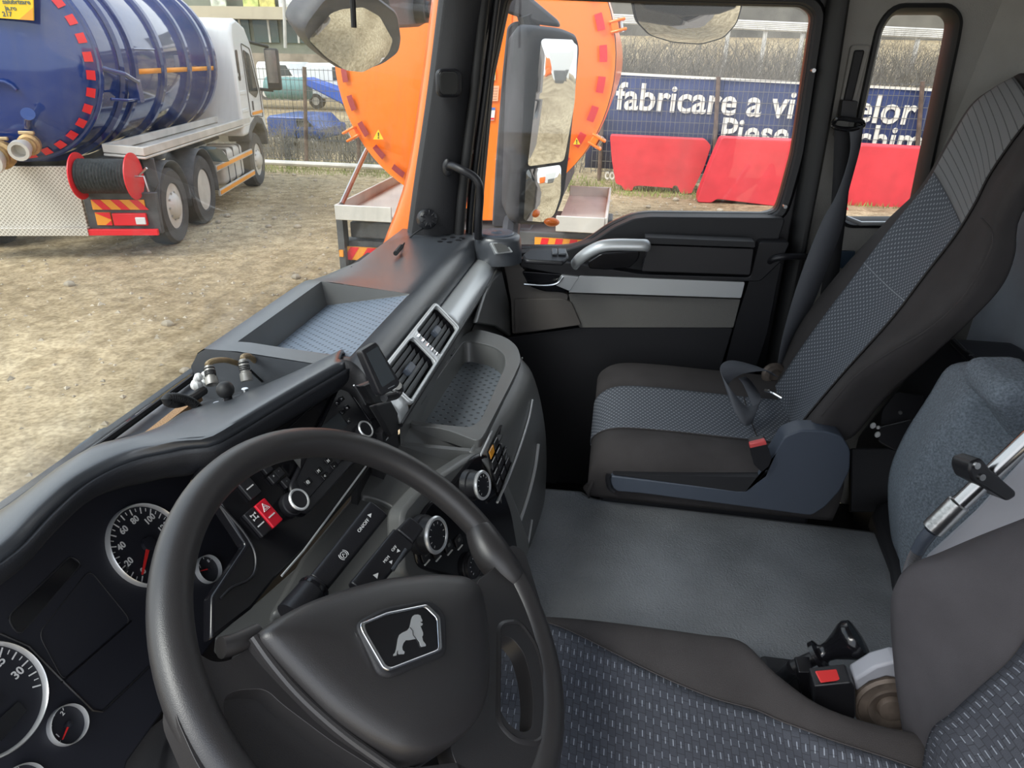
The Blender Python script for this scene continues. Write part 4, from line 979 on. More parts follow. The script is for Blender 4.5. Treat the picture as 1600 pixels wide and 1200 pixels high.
# crease down the right of the pad and seam along its lower left
b = B(); b.tube(crl([WP.hit(*p, h) for p, h in (((716,905),.033),((736,935),.036),((747,1000),.036),((750,1075),.034),((735,1130),.030))], 20), .0022, 8); b.make('pad_crease', WHEEL, sw)
b = B(); b.tube(crl([WP.hit(*p, .021) for p in ((396,995),(425,1036),(470,1088),(530,1142),(590,1186),(640,1220))], 20), .0045, 10); b.make('pad_edge', WHEEL, sw)
b = B(); b.tube(crl([WP.hit(*p, .006) for p in ((345,1012),(362,1008),(385,998),(402,990))], 14), .009, 12); b.make('spoke_ridge', WHEEL, sw)
# badge
BH = .0525
BD = [(563,973),(604,956),(668,943),(689,963),(692,1014),(686,1018),(609,1048),(600,1044),(566,985)]
sock = wpoly([(556,972),(600,948),(672,934),(698,958),(700,1022),(612,1058),(594,1052)], BH-.003, .01)
b = B(); b.prism(sock, WP.n*-.02); b.make('badge_socket', BLKM, sw, bevel=.003)
bo = wpoly(BD, BH, .004); bc = sum(bo, Vector())/len(bo)
b = B(); b.holed(bo, [[bc+(p-bc)*.895 for p in bo]], WP.n*-.004); b.make('badge_frame', CHROME, sw, bevel=.0012, seg=3)
b = B(); b.prism([bc+(p-bc)*.93-WP.n*.001 for p in bo], WP.n*-.003); bf = b.make('badge_face', GLOSS, sw)
LION = [(925,163),(940,162),(950,166),(953,176),(958,186),(957,192),(949,190),(952,196),(960,200),(957,208),(949,208),(955,222),(961,238),(961,249),(957,254),(961,272),(972,286),(972,293),(955,296),(950,290),(947,276),(936,262),(925,264),(905,268),(890,268),(879,282),(874,298),(876,310),(884,318),(882,326),(862,327),(857,322),(858,308),(852,318),(850,332),(839,334),(838,328),(845,320),(850,305),(854,282),(857,262),(863,246),(874,238),(895,228),(905,216),(909,200),(912,184),(917,170)]
lp = [WP.hit(300+a/2.667, 900+c/2.667, BH-.0006) for a, c in LION]
b = B(); b.prism(lp, WP.n*.0008); b.make('lion_emblem', SILV, bf, smooth=False)
b = B(); b.tube([WP.hit(300+a/2.667, 900+c/2.667, BH+.0004) for a, c in ((908,214),(920,228),(922,246),(934,262))], .0004, 5); b.make('emblem_line', GLOSS, bf)
# ------------------------------------------------------------------ steering column with its stalks
colm_ = thing('steering_column', 'steering column with two black control stalks pointing to the console', 'steering column', WC-WN*.3)
b = B(); b.tube([WC-WN*.035, WC-WN*.10, WC-WN*.20, WC-WN*.42, WC-WN*.62], [.05,.058,.055,.045,.04], 24); b.make('shroud', BLKM, colm_)
b = B(); b.tube([WC-WN*.16+Vector((-.03,0,0)), WC-WN*.5+Vector((-.05,0,0))], .075, 20, flat=(1.2,.7)); b.make('column_cover', BLKM, colm_)
for i in range(5):
    b = B(); b.lathe(WC-WN*(.22+.02*i), WN, [(.066,0),(.072,.008),(.066,.016)], 28); b.make('gaiter_fold', BLK, colm_)
def stalk(a, mid, tip, zz, wd, th, name, cap):
    A, T = Z(*a, zz[0]), Z(*tip, zz[1]); d = (T-A).normalized(); L = (T-A).length
    n = (EYE-A).normalized(); n = (n-d*n.dot(d)).normalized(); s_ = d.cross(n)
    P_ = Pl(A, n, d)
    t = B(); rw = []
    for k in range(16):
        t_ = k/15; w_ = wd*(.92+.12*t_); hh = th*(1-.25*t_)
        c = A+d*L*t_
        rw.append([c+s_*x*w_+n*y*hh for x, y in [(px_, py_) for px_, py_ in rrect(1, 1, .28, 4)]])
    t.grid(rw, closed=True, caps=True); st_ = t.make(name, BLK, colm_, bevel=.002, seg=3, angle=50)
    return st_, P_, A, d, s_, n, L, th
s1, P1, A, d, s_, n, L, th = stalk((497,912), None, (590,796), (1.825,1.85), .030, .018, 'stalk', None)
def smark(P_, st_, px, py, sz, body=None, tri=False, h=.0095, flip=False):
    c = P_.hit(px, py, h)
    if tri:
        k = 1 if not flip else -1
        bb = B(); bb.prism([c+P_.u*sz*k, c-P_.u*sz*.6*k+P_.v*sz*.8, c-P_.u*sz*.6*k-P_.v*sz*.8], P_.n*.0006); bb.make('arrow_mark', WHITE, st_, smooth=False)
    else: text('stalk_text', body, c, P_.u, P_.v, sz, WHITE, st_, depth=.0003)
smark(P1, s1, 578, 805, .0035, tri=True, h=.0075); smark(P1, s1, 568, 821, .0065, 'ON/OFF', h=.0078)
c = P1.hit(537, 867, .0088)
b = B()
for r_ in (.0042,): b.tube([c+P1.u*r_*math.cos(2*math.pi*i/24)+P1.v*r_*math.sin(2*math.pi*i/24) for i in range(24)], .0004, 5, closed=True)
for sg in (1, -1): b.tube([c+(P1.u*math.cos(R(t))*sg+P1.v*math.sin(R(t)))*.0062 for t in range(-50, 51, 10)], .0004, 5)
b.tube([c-P1.u*.002-P1.v*.002, c+P1.v*.002, c+P1.u*.002-P1.v*.001], .0004, 5)
b.make('brake_symbol', WHITE, s1, smooth=False)
b = B(); e0 = Z(497,912,1.823); b.tube([e0-d*.05, e0-d*.004], [.020,.018], 20); b.make('stalk_collar', BLK, colm_)
b = B(); b.tube([e0-d*.012, e0-d*.008], [.0195,.0195], 20); b.make('collar_ring', GLOSS, colm_)
s2, P2, A2, d2, s2_, n2, L2, th2 = stalk((560,925), None, (630,841), (1.82,1.84), .033, .018, 'stalk', None)
b = B(); T = Z(628,844,1.84); rw = []
for k in range(6):
    c = T+d2*(.004+k*.0052); w_ = .029-.0008*k
    rw.append([c+s2_*x*w_+n2*y*.014 for x, y in rrect(1, 1, .3, 4)])
b.grid(rw, closed=True, caps=True); tipo = b.make('stalk_tip', BLK, s2, bevel=.002)
smark(P2, s2, 634, 827, .0030, tri=True, h=.0075); 
smark(P2, s2, 616, 857, .0052, 'OFF', h=.0078); smark(P2, s2, 622, 861, .0028, tri=True, h=.0078, flip=True)
smark(P2, s2, 604, 874, .0052, 'MEM', h=.0082); smark(P2, s2, 611, 878, .0028, tri=True, h=.0082)
smark(P2, s2, 588, 899, .0042, tri=True, h=.009)
b = B(); q0, q1 = P2.hit(634,858,.006), P2.hit(613,891,.006); b.tube([q0, q1], [.0022,.003], 8); b.make('side_paddle', DASH, s2)
# lower cover under the stalks with its glossy edge
b = B(); q = [LP.hit(a, c, -.03) for a, c in ((330,1000),(402,940),(470,880),(560,900),(600,960),(420,1010))]
b.prism(rounded(q, .01), LP.n*-.03); b.make('lower_cover', DASHG, colm_, bevel=.01, seg=3)
# ------------------------------------------------------------------ engine tunnel
tn = B(); TZ = 1.445
q = [Z(850,752,TZ), Z(905,758,TZ), Z(955,767,TZ), Z(1370,822,TZ), Z(1400,905,TZ), Z(1420,1250,TZ), Z(780,1250,TZ), Z(760,1100,TZ), Z(812,900,TZ), Z(830,830,TZ)]
q = [Vector((-.16,1.44,TZ)), Vector((-.02,1.445,TZ)), Vector((.0,1.42,TZ)), Vector((.66,1.40,TZ)), Vector((.70,.80,TZ)), Vector((-.16,.80,TZ))]
tn.prism(rounded(q, .03), (0,0,-.325)); tag(tn.make('engine_tunnel', TUNM, bevel=.02, seg=3), 'flat grained grey engine cover between the two seats', 'engine cover')
# wall side trim beside it
b = B(); b.prism([Z(a, c, 1.47) for a, c in ((1363,800),(1372,785),(1398,778),(1420,780),(1420,900),(1400,912),(1395,880))], (0,0,-.05)); tag(b.make('cover_edge', BLKM, bevel=.012, seg=3), 'dark raised ledge at the rear edge of the engine cover', 'ledge')
# ------------------------------------------------------------------ helpers for upholstery
def body(rows, nu, nv):
    A = [crl(r, nv) for r in rows]
    cols = list(zip(*A)); cols = [cr(c, nu) for c in cols]
    return [list(r) for r in zip(*cols)]
def patch(G, i0, i1, j0, j1, off_, name, m, parent, th=.003, flip=False):
    rows = []
    for i in range(i0, i1):
        r = []
        for j in range(j0, j1):
            a = G[min(i+1, len(G)-1)][j]-G[max(i-1, 0)][j]; c = G[i][min(j+1, len(G[0])-1)]-G[i][max(j-1, 0)]
            n = a.cross(c).normalized()
            if flip: n = -n
            r.append(G[i][j]+n*off_)
        rows.append(r)
    b = B(); b.grid(rows); return b.make(name, m, parent, solid=th, soff=-1 if not flip else 1)
# ------------------------------------------------------------------ passenger seat
ps = thing('passenger_seat', 'passenger seat in dark grey cloth with dotted grey centre panels, reclined back', 'seat', (.25, 1.62, 1.12))
prof_y = [(1.375,1.47),(1.360,1.53),(1.362,1.58),(1.385,1.612),(1.42,1.622),(1.45,1.618),(1.52,1.612),(1.60,1.612),(1.69,1.618),(1.75,1.632),(1.82,1.63),(1.86,1.60),(1.87,1.53),(1.865,1.47)]
st_ = [(-.005,.40,-.012),(-.012,.62,-.008),(.0,.80,-.002),(.03,.94,.0),(.075,1.0,0),(.16,1.01,.0),(.27,.99,0),(.38,.97,0),(.47,.96,0),(.54,.94,0)]
rows = []
for x, k, dy in st_:
    rows.append([Vector((x, y+(.01 if y < 1.5 else -.01)*(1-k), 1.475+(z-1.475)*k)) for y, z in prof_y])
G = body(rows, 48, 60)
b = B(); b.grid(G); cu = b.make('cushion', FABD, ps, solid=.01, angle=80)
def near(G, px, py):
    best = None
    for i, r in enumerate(G):
        for j, p in enumerate(r):
            v = p-EYE; z_ = v.dot(FW); x_ = 800+F_PX*v.dot(RT)/z_; y_ = 600-F_PX*v.dot(UP)/z_
            d_ = (x_-px)**2+(y_-py)**2
            if best is None or d_ < best[0]: best = (d_, i, j, x_, y_)
    return best
# centre panel wraps over the front edge
jy0 = min(range(60), key=lambda j: abs(G[24][j].y-1.452)+(0 if G[24][j].z > 1.6 else 1)); jy1 = min(range(60), key=lambda j: abs(G[24][j].y-1.695)+(0 if G[24][j].z > 1.6 else 1))
fl_ = (G[20][31]-G[20][30]).cross(G[21][30]-G[20][30]).z > 0
patch(G, 0, 46, jy0, jy1+1, .003, 'centre_panel', FAB1, ps, flip=fl_)
b = B(); b.tube([G[i][jy0]+Vector((0,0,.002)) for i in range(0, 46)], .0018, 6); b.make('seam', FABD, ps)
b = B(); b.tube([G[i][jy1]+Vector((0,0,.002)) for i in range(0, 46)], .0018, 6); b.make('seam', FABD, ps)
b = B(); b.tube([G[36][j]+Vector((0,0,.003)) for j in range(jy0, jy1+1)], .0016, 6); b.make('cross_seam', FABD, ps)
# plastic base and near side cover
b = B(); b.prism([(.02,1.40,1.47),(.50,1.40,1.47),(.50,1.88,1.47),(.02,1.88,1.47)], (0,0,-.06)); b.make('seat_pan', BLK, ps, bevel=.01)
b = B(); b.prism([(.08,1.45,1.41),(.46,1.45,1.41),(.46,1.83,1.41),(.08,1.83,1.41)], (0,0,-.29)); b.make('pedestal', BLKM, ps, bevel=.02)
q = [Y(a, c, 1.345) for a, c in ((953,743),(1160,768),(1178,758),(1196,732),(1213,704),(1226,682),(1252,672),(1290,674),(1316,682),(1329,703),(1328,735),(1312,768),(1290,792),(1268,806),(1155,791),(1000,771),(962,768),(955,758))]
b = B(); b.prism(rounded(q, .01), (0,.05,0)); sc = b.make('side_cover', SEATP, ps, bevel=.010, seg=3)
q = [Y(a, c, 1.345) for a, c in ((956,741),(1196,746),(1206,722),(1214,706),(1200,738),(1168,768),(1150,768))]
b = B(); b.prism(rounded(q, .004), (0,.035,0)); b.make('cover_top', BLKM, sc, bevel=.002)
b = B(); b.tube(crl([Y(a, c, 1.345) for a, c in ((951,742),(950,750),(953,762),(960,768))], 12), .006, 8); b.make('cover_nose', BLK, sc)
# backrest: rows from the bottom up; from the far rear edge across the front to the near rear edge
def BR(L, Rr, nearp, farp, nb, fb, yL=1.76, yR=1.50, yn=1.375, yf=1.89):
    pl, pr_, pn, pf = Y(*L, yL), Y(*Rr, yR), Y(*nearp, yn), Y(*farp, yf)
    pb = Y(*nb, yn+.045)
    return [pf+Vector((.10,.01,-.02)), pf+Vector((.03,.015,-.0)), pf, pl, (pl+pr_)/2+Vector((.012,0,-.012)), pr_, pn.lerp(pr_, .35)+Vector((-.008,0,.008)), pn, (pn*.5+pb*.5)+Vector((.0,-.006,-.004)), pb]
rows = [
 BR((1206,612),(1240,680),(1262,672),(1222,585),(1296,690),None),
 BR((1219,594),(1256,655),(1285,650),(1225,560),(1333,682),None),
 BR((1262,530),(1312,588),(1345,583),(1250,505),(1384,622),None),
 BR((1330,445),(1395,500),(1432,527),(1312,425),(1468,546),None),
 BR((1395,360),(1450,430),(1490,483),(1385,345),(1526,492),None),
 BR((1450,292),(1495,370),(1528,432),(1438,292),(1567,445),None),
 BR((1484,232),(1525,322),(1548,380),(1478,225),(1586,398),None),
 BR((1520,172),(1550,278),(1566,328),(1516,166),(1592,345),None),
 BR((1556,142),(1592,215),(1606,262),(1552,138),(1630,280),None),
 BR((1600,118),(1640,155),(1660,190),(1592,115),(1690,200),None),
]
GB = body(rows, 60, 56)
b = B(); b.grid(GB); bk = b.make('backrest', FABD, ps, solid=.012, angle=80)
# find the columns of the panel seams
def colnear(G, p): return min(range(len(G[0])), key=lambda j: (G[30][j]-p).length)
rowmid = cr([r[3] for r in rows], 60)[30]; rowmid2 = cr([r[5] for r in rows], 60)[30]
ja, jb = sorted((colnear(GB, rowmid), colnear(GB, rowmid2)))
n_ = (GB[31][ja+3]-GB[30][ja+3]).cross(GB[30][ja+4]-GB[30][ja+3]); fb_ = n_.x > 0
patch(GB, 2, 36, ja, jb+1, .003, 'centre_panel', FAB1, ps, flip=fb_)
patch(GB, 35, 58, ja, jb+1, .0035, 'upper_panel', FAB3, ps, flip=fb_)
for j in (ja, jb):
    b = B(); b.tube([GB[i][j]+Vector((-.003,0,.002)) for i in range(2, 58)], .002, 6); b.make('seam', FABD, ps)
b = B(); b.tube([GB[22][j]+Vector((-.004,0,.003)) for j in range(ja, jb+1)], .0015, 6); b.make('cross_seam', mat('pale_thread', (.3,.32,.34), .8), ps)
# closed back shell
shell = []
for i in range(0, 60, 3):
    a, c = GB[i][0], GB[i][-1]; m1 = (a+c)/2
    shell.append([c, c+Vector((.012,.03,-.006)), m1+Vector((.03,0,-.02)), a+Vector((.02,-.02,-.01)), a])
b = B(); b.grid(body(shell, 30, 16)); b.make('back_shell', FABB, ps)
b = B(); b.tube(crl([Y(a, c, 1.365) for a, c in ((1283,650),(1337,588),(1387,553),(1450,515),(1504,465),(1546,395),(1550,362),(1533,341))], 40), .0018, 6); b.make('side_piping', FABD, ps)
# buckle
def buckle(parent, y, body_q, red_q, th, lbl):
    b = B(); b.prism(rounded([Y(a, c, y) for a, c in body_q], .003), (0, th, 0)); bb = b.make('buckle', BLK, parent, bevel=.004, seg=3)
    b = B(); b.prism([Y(a, c, y-.001) for a, c in red_q], (0, th*.5, -.001)); rr = b.make('release_button', mat('buckle_red', (.75,.10,.10), .35), bb, bevel=.002); rr['label'] = lbl
buckle(ps, 1.325, [(1171,695),(1197,690),(1206,716),(1202,728),(1190,738),(1178,726)], [(1171,694),(1196,688),(1199,695),(1172,701)], .028, 'red release button')
lo_.parent = None; lo_.matrix_parent_inverse = Matrix(); attach(lo_, bel)
# ------------------------------------------------------------------ driver seat
ds = thing('driver_seat', 'driver seat in dark cloth with light-stitched blue-grey centre, nearest the camera', 'seat', (.2, .5, 1.12))
# rows run from the front edge to the rear; across from the far (tunnel) side to the near side
def crow(x, k=1., dz=0.):
    pr_ = [(.83,1.46),(.845,1.52),(.842,1.585),(.82,1.618),(.79,1.622),(.745,1.612),(.68,1.598),(.55,1.588),(.42,1.588),(.28,1.60),(.20,1.62),(.15,1.60),(.13,1.50)]
    return [Vector((x, y, 1.45+(z-1.45)*k+dz)) for y, z in pr_]
rows = [crow(-.13,.35), crow(-.135,.6), crow(-.12,.82), crow(-.08,.95), crow(-.02,1.0), crow(.08,1.01), crow(.18,1.0)]
def crow2(x, yt, zt): 
    r = crow(x)
    r = [Vector((p.x, min(p.y, yt) if i < 4 else p.y*1.0, p.z if i >= 4 else min(p.z, zt-(.0 if i == 3 else .03*(3-i))))) for i, p in enumerate(r)]
    return r
for x, dy in ((.24,-.005),(.28,-.06),(.33,-.105),(.40,-.125),(.47,-.13),(.54,-.14)):
    r = crow(x); rows.append([Vector((p.x, p.y+(dy if i < 6 else dy*(.5 if i == 6 else 0)), p.z)) for i, p in enumerate(r)])
G = body(rows, 60, 64)
b = B(); b.grid(G); b.make('cushion', FABD, ds, solid=.01, angle=80)
# seam line in the picture, carried onto the cushion: find the column for each row
def column_for(i, targets):
    return 0
seam = [(868,975),(950,1020),(1080,1085),(1200,1122),(1300,1160),(1400,1192),(1480,1225)]
def scr(p):
    v = p-EYE; z_ = v.dot(FW); return 800+F_PX*v.dot(RT)/z_, 600-F_PX*v.dot(UP)/z_
def seam_y(x):
    for (a, c), (d_, e_) in zip(seam, seam[1:]):
        if a <= x <= d_: return c+(e_-c)*(x-a)/(d_-a)
    return 975 if x < 868 else 1225
fj = []
for i in range(2, 60):
    js = None; pj = None
    for q in range(100, 590):
        j = q//10; t = q/10-j; x_, y_ = scr(G[i][j].lerp(G[i][j+1], t))
        if y_ > seam_y(x_): js = q/10; break
    fj.append(js if js else 16.)
for i in range(14): fj[i] = min(fj[i], 20.)
for _ in range(6): fj = [fj[0]]+[(fj[i-1]+fj[i]*2+fj[i+1])/4 for i in range(1, len(fj)-1)]+[fj[-1]]
rows2 = []
for i in range(2, 60):
    f_ = fj[i-2]; j = int(f_); st0 = G[i][j].lerp(G[i][j+1], f_-j); rows2.append(crl([st0]+G[i][j+1:60], 48))
b = B(); b.grid([[p+Vector((-.001 if i_ < 8 else 0,0,.0035)) for p in r] for i_, r in enumerate(rows2)]); b.make('centre_panel', FAB2, ds, solid=.003, soff=0)
b = B(); b.tube([r[0]+Vector((0,.001,.004)) for r in rows2], .0018, 6); b.make('seam', FABD, ds)
b = B(); b.prism([(-.08,.2,1.46),(.5,.2,1.46),(.5,.80,1.46),(-.08,.80,1.46)], (0,0,-.34)); b.make('seat_base', BLKM, ds, bevel=.02)
# backrest
def drow(a, c_, e_, ya=.735, yc=.69, ye=.60, back=.1):
    p, q_, r_ = Y(*a, ya), Y(*c_, yc), Y(*e_, ye)
    return [p+Vector((.16,.02,.0)), p+Vector((.06,.022,.0)), p+Vector((.015,.012,.0)), p, q_, r_, r_+Vector((.02,-.12,.0)), r_+Vector((.02,-.26,.0)), r_+Vector((-.02,-.40,.0))]
rows = [
 drow((1440,1215),(1455,1230),(1448,1260)),
 drow((1412,1150),(1440,1190),(1470,1160)),
 drow((1402,1090),(1430,1130),(1500,1125)),
 drow((1396,1030),(1440,1070),(1540,1080)),
 drow((1393,970),(1450,1000),(1590,1028)),
 drow((1396,922),(1470,930),(1650,960)),
 drow((1420,888),(1510,885),(1700,900)),
 drow((1470,866),(1560,850),(1740,850)),
 drow((1530,840),(1620,815),(1790,800)),
 drow((1600,812),(1690,780),(1860,740)),
]
GD = body(rows, 60, 60)
b = B(); b.grid(GD); b.make('backrest', FABB, ds, solid=.012, angle=80)
jm = min(range(60), key=lambda j: (GD[30][j]-cr([r[5] for r in rows], 60)[30]).length)
n_ = (GD[31][jm+3]-GD[30][jm+3]).cross(GD[30][jm+4]-GD[30][jm+3])
patch(GD, 0, 58, jm, 59, .004, 'centre_panel', FAB2, ds, flip=n_.x > 0)
b = B(); b.tube([GD[i][jm]+Vector((-.004,0,.002)) for i in range(58)], .002, 6); b.make('seam', FABD, ds)
# buckle, hinge disc and lever between cushion and backrest
YB = .79
b = B(); b.prism(rounded([Y(a, c, YB) for a, c in ((1272,1072),(1330,1066),(1337,1075),(1338,1118),(1332,1130),(1276,1122),(1272,1095))], .003), (0,.035,0)); bb = b.make('buckle', BLK, ds, bevel=.004, seg=3)
zt_ = Y(1300,1069,YB).z+.001
b = B(); b.prism([Z(a, c, zt_) for a, c in ((1273,1050),(1318,1046),(1328,1062),(1282,1068))], (0,0,.003)); rr = b.make('release_button', mat('buckle_red', (.8,.05,.05), .3), bb, bevel=.002); rr['label'] = 'red release button'
b = B(); b.prism(rounded([Y(a, c, YB+.03) for a, c in ((1247,1050),(1272,1050),(1275,1108),(1255,1100))], .003), (0,.03,0)); b.make('buckle_bracket', GLOSS, ds, bevel=.003)
hc_ = Y(1392,1105,.80)
b = B(); b.lathe(hc_, (0,-1,.1), [(.052,-.02),(.052,.0),(.048,.004),(.045,.0),(.034,.002),(.033,.006),(.026,.004),(.020,.0),(.018,.008),(.008,.010),(0,.010)], 40); b.make('hinge_disc', DIRTM, ds)
b = B(); b.prism([Y(a, c, .805) for a, c in ((1335,1062),(1368,1042),(1400,1033),(1410,1036),(1410,1062),(1385,1058),(1360,1066),(1338,1082))], (0,.03,0)); b.make('hinge_cover', GREYP, ds, bevel=.004)
lev = thing('brake_lever', 'black flared lever knob beside the red buckle of the driver seat', 'lever', Y(1215,1040,.90))
a, c = Y(1240,1043,.87), Y(1326,1003,.87); d = (c-a).normalized(); L = (c-a).length
b = B(); b.tube([a, a+d*L*.42], [.011,.011], 18); b.make('shaft', BLK, lev)
b = B(); b.lathe(a+d*L*.38, d, [(.013,0),(.024,.004),(.024,.011),(.015,.015),(.013,.020),(.015,.030),(.022,.046),(.029,.060),(.031,.068),(.028,.076),(0,.079)], 32); b.make('knob', GLOSS, lev)
b = B(); b.tube(crl([Y(1240,1043,.87), Y(1226,1056,.88), Y(1216,1062,.89)], 16), .012, 14); b.make('lever_arm', BLK, lev)
b = B(); b.box(Y(1228,1050,.90)+Vector((0,.01,-.06)), (.08,.04,.13)); b.make('lever_base', BLKM, lev, bevel=.01)
# ------------------------------------------------------------------ felt covered hump behind, pipe with clamp
hm = [[(1380,905),(1400,870),(1406,800),(1428,735),(1478,655),(1530,610),(1562,599),(1600,598),(1640,600)],]
rows = []
edge = [Y(a, c, 1.10) for a, c in ((1420,930),(1408,890),(1405,800),(1430,730),(1478,655),(1530,610),(1562,598),(1600,598),(1650,602))]
for k, (dy, dx, dz) in enumerate(((.16,.04,-.03),(.06,.015,.0),(.0,.0,.0),(-.03,.01,-.005),(-.09,.04,-.03),(-.17,.07,-.07))):
    rows.append([p+Vector((dx*(1 if i < 5 else .5), dy, dz+(.0 if not (k >= 3 and 5 <= i <= 6) else -.035))) for i, p in enumerate(edge)])
G = body(rows, 30, 50); b = B(); b.grid(G); tag(b.make('felt_cover', FELT, solid=.01), 'speckled blue-grey felt covered hump between the seat backs at the rear', 'felt cover')
b = B(); b.prism([Y(a, c, 1.02) for a, c in ((1562,600),(1600,600),(1660,600),(1660,720),(1590,700),(1570,655),(1548,640))], (0,.12,0)); tag(b.make('felt_cushion', FELT, bevel=.02, seg=3), 'dark felt cushion edge at the right margin above the clamp', 'cushion')
b = B(); b.prism([Y(a, c, .92) for a, c in ((1418,915),(1446,868),(1520,800),(1600,712),(1700,610),(1700,830),(1600,850),(1480,910))], (.02,.015,0)); tag(b.make('plastic_panel', GREYP, bevel=.006), 'pale grey plastic panel behind the driver seat under the chrome pipe', 'panel')
pp = thing('clamped_pipe', 'chrome pipe with a black clamp and a corrugated end behind the driver seat', 'pipe', Y(1430,890,.86))
yb = .86
b = B(); b.tube([Y(1490,796,yb), Y(1560,730,yb), Y(1640,655,yb)], .0115, 20); b.make('chrome_tube', mat('worn_chrome', (.42,.42,.43), .22, 1.), pp)
b = B(); a, c = Y(1456,828,yb), Y(1500,785,yb); b.lathe(a, c-a, [(.012,0),(.0145,.002),(.0145,(c-a).length-.002),(.0125,(c-a).length)], 24); b.make('sleeve', STEEL, pp)
b = B(); b.tube(crl([Y(1455,830,yb), Y(1442,846,yb), Y(1433,862,yb)], 10), [.0095]*5+[.009]*5, 16); b.make('neck', SEATP, pp)
b = B(); b.tube(crl([Y(1434,860,yb), Y(1425,880,yb), Y(1419,900,yb), Y(1418,930,yb)], 60), [.0072+.0014*(i % 2) for i in range(60)], 12); b.make('corrugated_end', mat('dark_steel', (.12,.12,.13), .4, .5), pp)
cpl = Pl(Y(1548,740,yb), (.3,-1,.3), (Y(1600,690,yb)-Y(1490,796,yb)))
q = [cpl.hit(*p, .016) for p in ((1514,735),(1517,722),(1534,716),(1550,735),(1588,768),(1588,776),(1575,784),(1540,762),(1520,752))]
b = B(); b.prism(rounded(q, .004), cpl.n*-.032); cl_ = b.make('clamp', BLK, pp, bevel=.003)
for p in ((1524,727),(1532,745)):
    b = B(); c = cpl.hit(*p, .016); b.cyl(c, c+cpl.n*.004, .0045, seg=12); b.make('clamp_screw', STEEL, cl_)
# ------------------------------------------------------------------ yard
b = B(); rnd = random.Random(3); rows = []
for j in range(61):
    y = -22+j*1.2 if j < 50 else 38+(j-50)*4
    r = []
    for i in range(61):
        x = -45+i*1.5; far_ = max(0, y-17.2)
        z = min(far_*.52, 1.9)*max(0, min(1, (x+5.0)/2.5)) if y > 17.2 else rnd.uniform(-.012, .012)
        if y > 26: z += (y-26)*.12*max(0, min(1, (x+5.0)/2.5))
        r.append(Vector((x, y, z)))
    rows.append(r)
b.grid(rows, uv=False); b.make('ground', GROUND, kind='structure')
b = B(); rp_ = random.Random(5)
for k in range(2600):
    x = rp_.uniform(-9, 2); y = rp_.uniform(1.5, 15); s_ = rp_.uniform(.008, .035)*(1 if rp_.random() < .93 else 2)
    b.sphere((x, y, s_*.3), s_, 5, (1, rp_.uniform(.6,1), .55)) if s_ > .05 else b.add([Vector((x+s_*math.cos(a+k), y+s_*math.sin(a+k), .0)) for a in (0, 2.1, 4.2)]+[Vector((x, y, s_*.7))], [(0,1,3),(1,2,3),(2,0,3)])
tag(b.make('gravel', mat('stone', (.42,.36,.27), .9, var=.35, vs=3), smooth=False), 'loose pale stones scattered over the dirt yard', 'gravel', kind='stuff')
b = B()
for k in range(9000):
    x = rp_.uniform(-9, 8); y = 14.0+abs(rp_.gauss(0, 1.1)) if x > -1 else rp_.uniform(14.9, 16.8); h_ = rp_.uniform(.04, .13); a = rp_.uniform(0, 6.28); l_ = rp_.uniform(-.05,.05)
    b.add([Vector((x-.008*math.cos(a), y-.008*math.sin(a), 0)), Vector((x+.008*math.cos(a), y+.008*math.sin(a), 0)), Vector((x+l_, y+l_*.5, h_))], [(0,1,2)])
tag(b.make('grass', mat('grass_blades', (.24,.28,.08), .9, var=.5, vs=1.5), smooth=False), 'thin yellow-green grass along the foot of the fence', 'grass', kind='stuff')
# ------------------------------------------------------------------ blue tank truck
TO = Vector((-5.95, 8.75, 0)); TH = Vector((-.234, .972, 0)).normalized(); TL_ = Vector((TH.y, -TH.x, 0))
def T(l, h, z): return TO+TL_*l+TH*h+Vector((0, 0, z))
AX = (TL_, TH, Vector((0,0,1)))
bt = thing('tank_truck', 'blue vacuum tank truck with a white cab, seen from its rear corner through the windscreen', 'truck', T(-1.2, 1.5, 0))
CLn, CZ, CR = -1.28, 2.28, 1.12
rows = []
for h, r in ((-1.12,.02),(-1.11,.3),(-1.07,.6),(-1.01,.93),(-.96,1.0),(-.91,1.055),(-.80,1.075),(-.5,1.10),(-.2,CR),(3.35,CR),(3.5,1.05),(3.62,.85),(3.7,.4),(3.72,.02)):
    rows.append([T(CLn+r*math.cos(2*math.pi*i/64), h, CZ+r*math.sin(2*math.pi*i/64)) for i in range(64)])
b = B(); b.grid(rows, closed=True, caps=True); tank = b.make('tank', BLUE, bt, angle=60)
b = B(); b.tube([T(CLn+1.07*math.cos(2*math.pi*i/64), -.84, CZ+1.07*math.sin(2*math.pi*i/64)) for i in range(64)], .035, 8, closed=True); b.make('rear_flange', BLUE, bt)
for h in (-.35, -.02, .95, 2.0, 2.95, 3.3):
    b = B(); rw = []
    for dr, dh in ((0,-.05),(.05,-.04),(.055,.04),(0,.05)):
        rw.append([T(CLn+(CR-.01+dr)*math.cos(2*math.pi*i/64), h+dh, CZ+(CR-.01+dr)*math.sin(2*math.pi*i/64)) for i in range(65)])
    b.grid(rw, uv=False); b.make('tank_rib', BLUE, bt)
for i in range(-34, 34):                                  # red reflective dashes round the dished end
    if i % 2: continue
    a0, a1 = R(i*5.3), R(i*5.3+5.6)
    rw = [[T(CLn+r*math.cos(a0+(a1-a0)*k/3), h, CZ+r*math.sin(a0+(a1-a0)*k/3)) for k in range(4)] for r, h in ((1.055,-.93),(.985,-.99))]
    b = B(); b.grid(rw, uv=False); b.make('reflective_dash', REDP, tank, solid=.002, smooth=False)
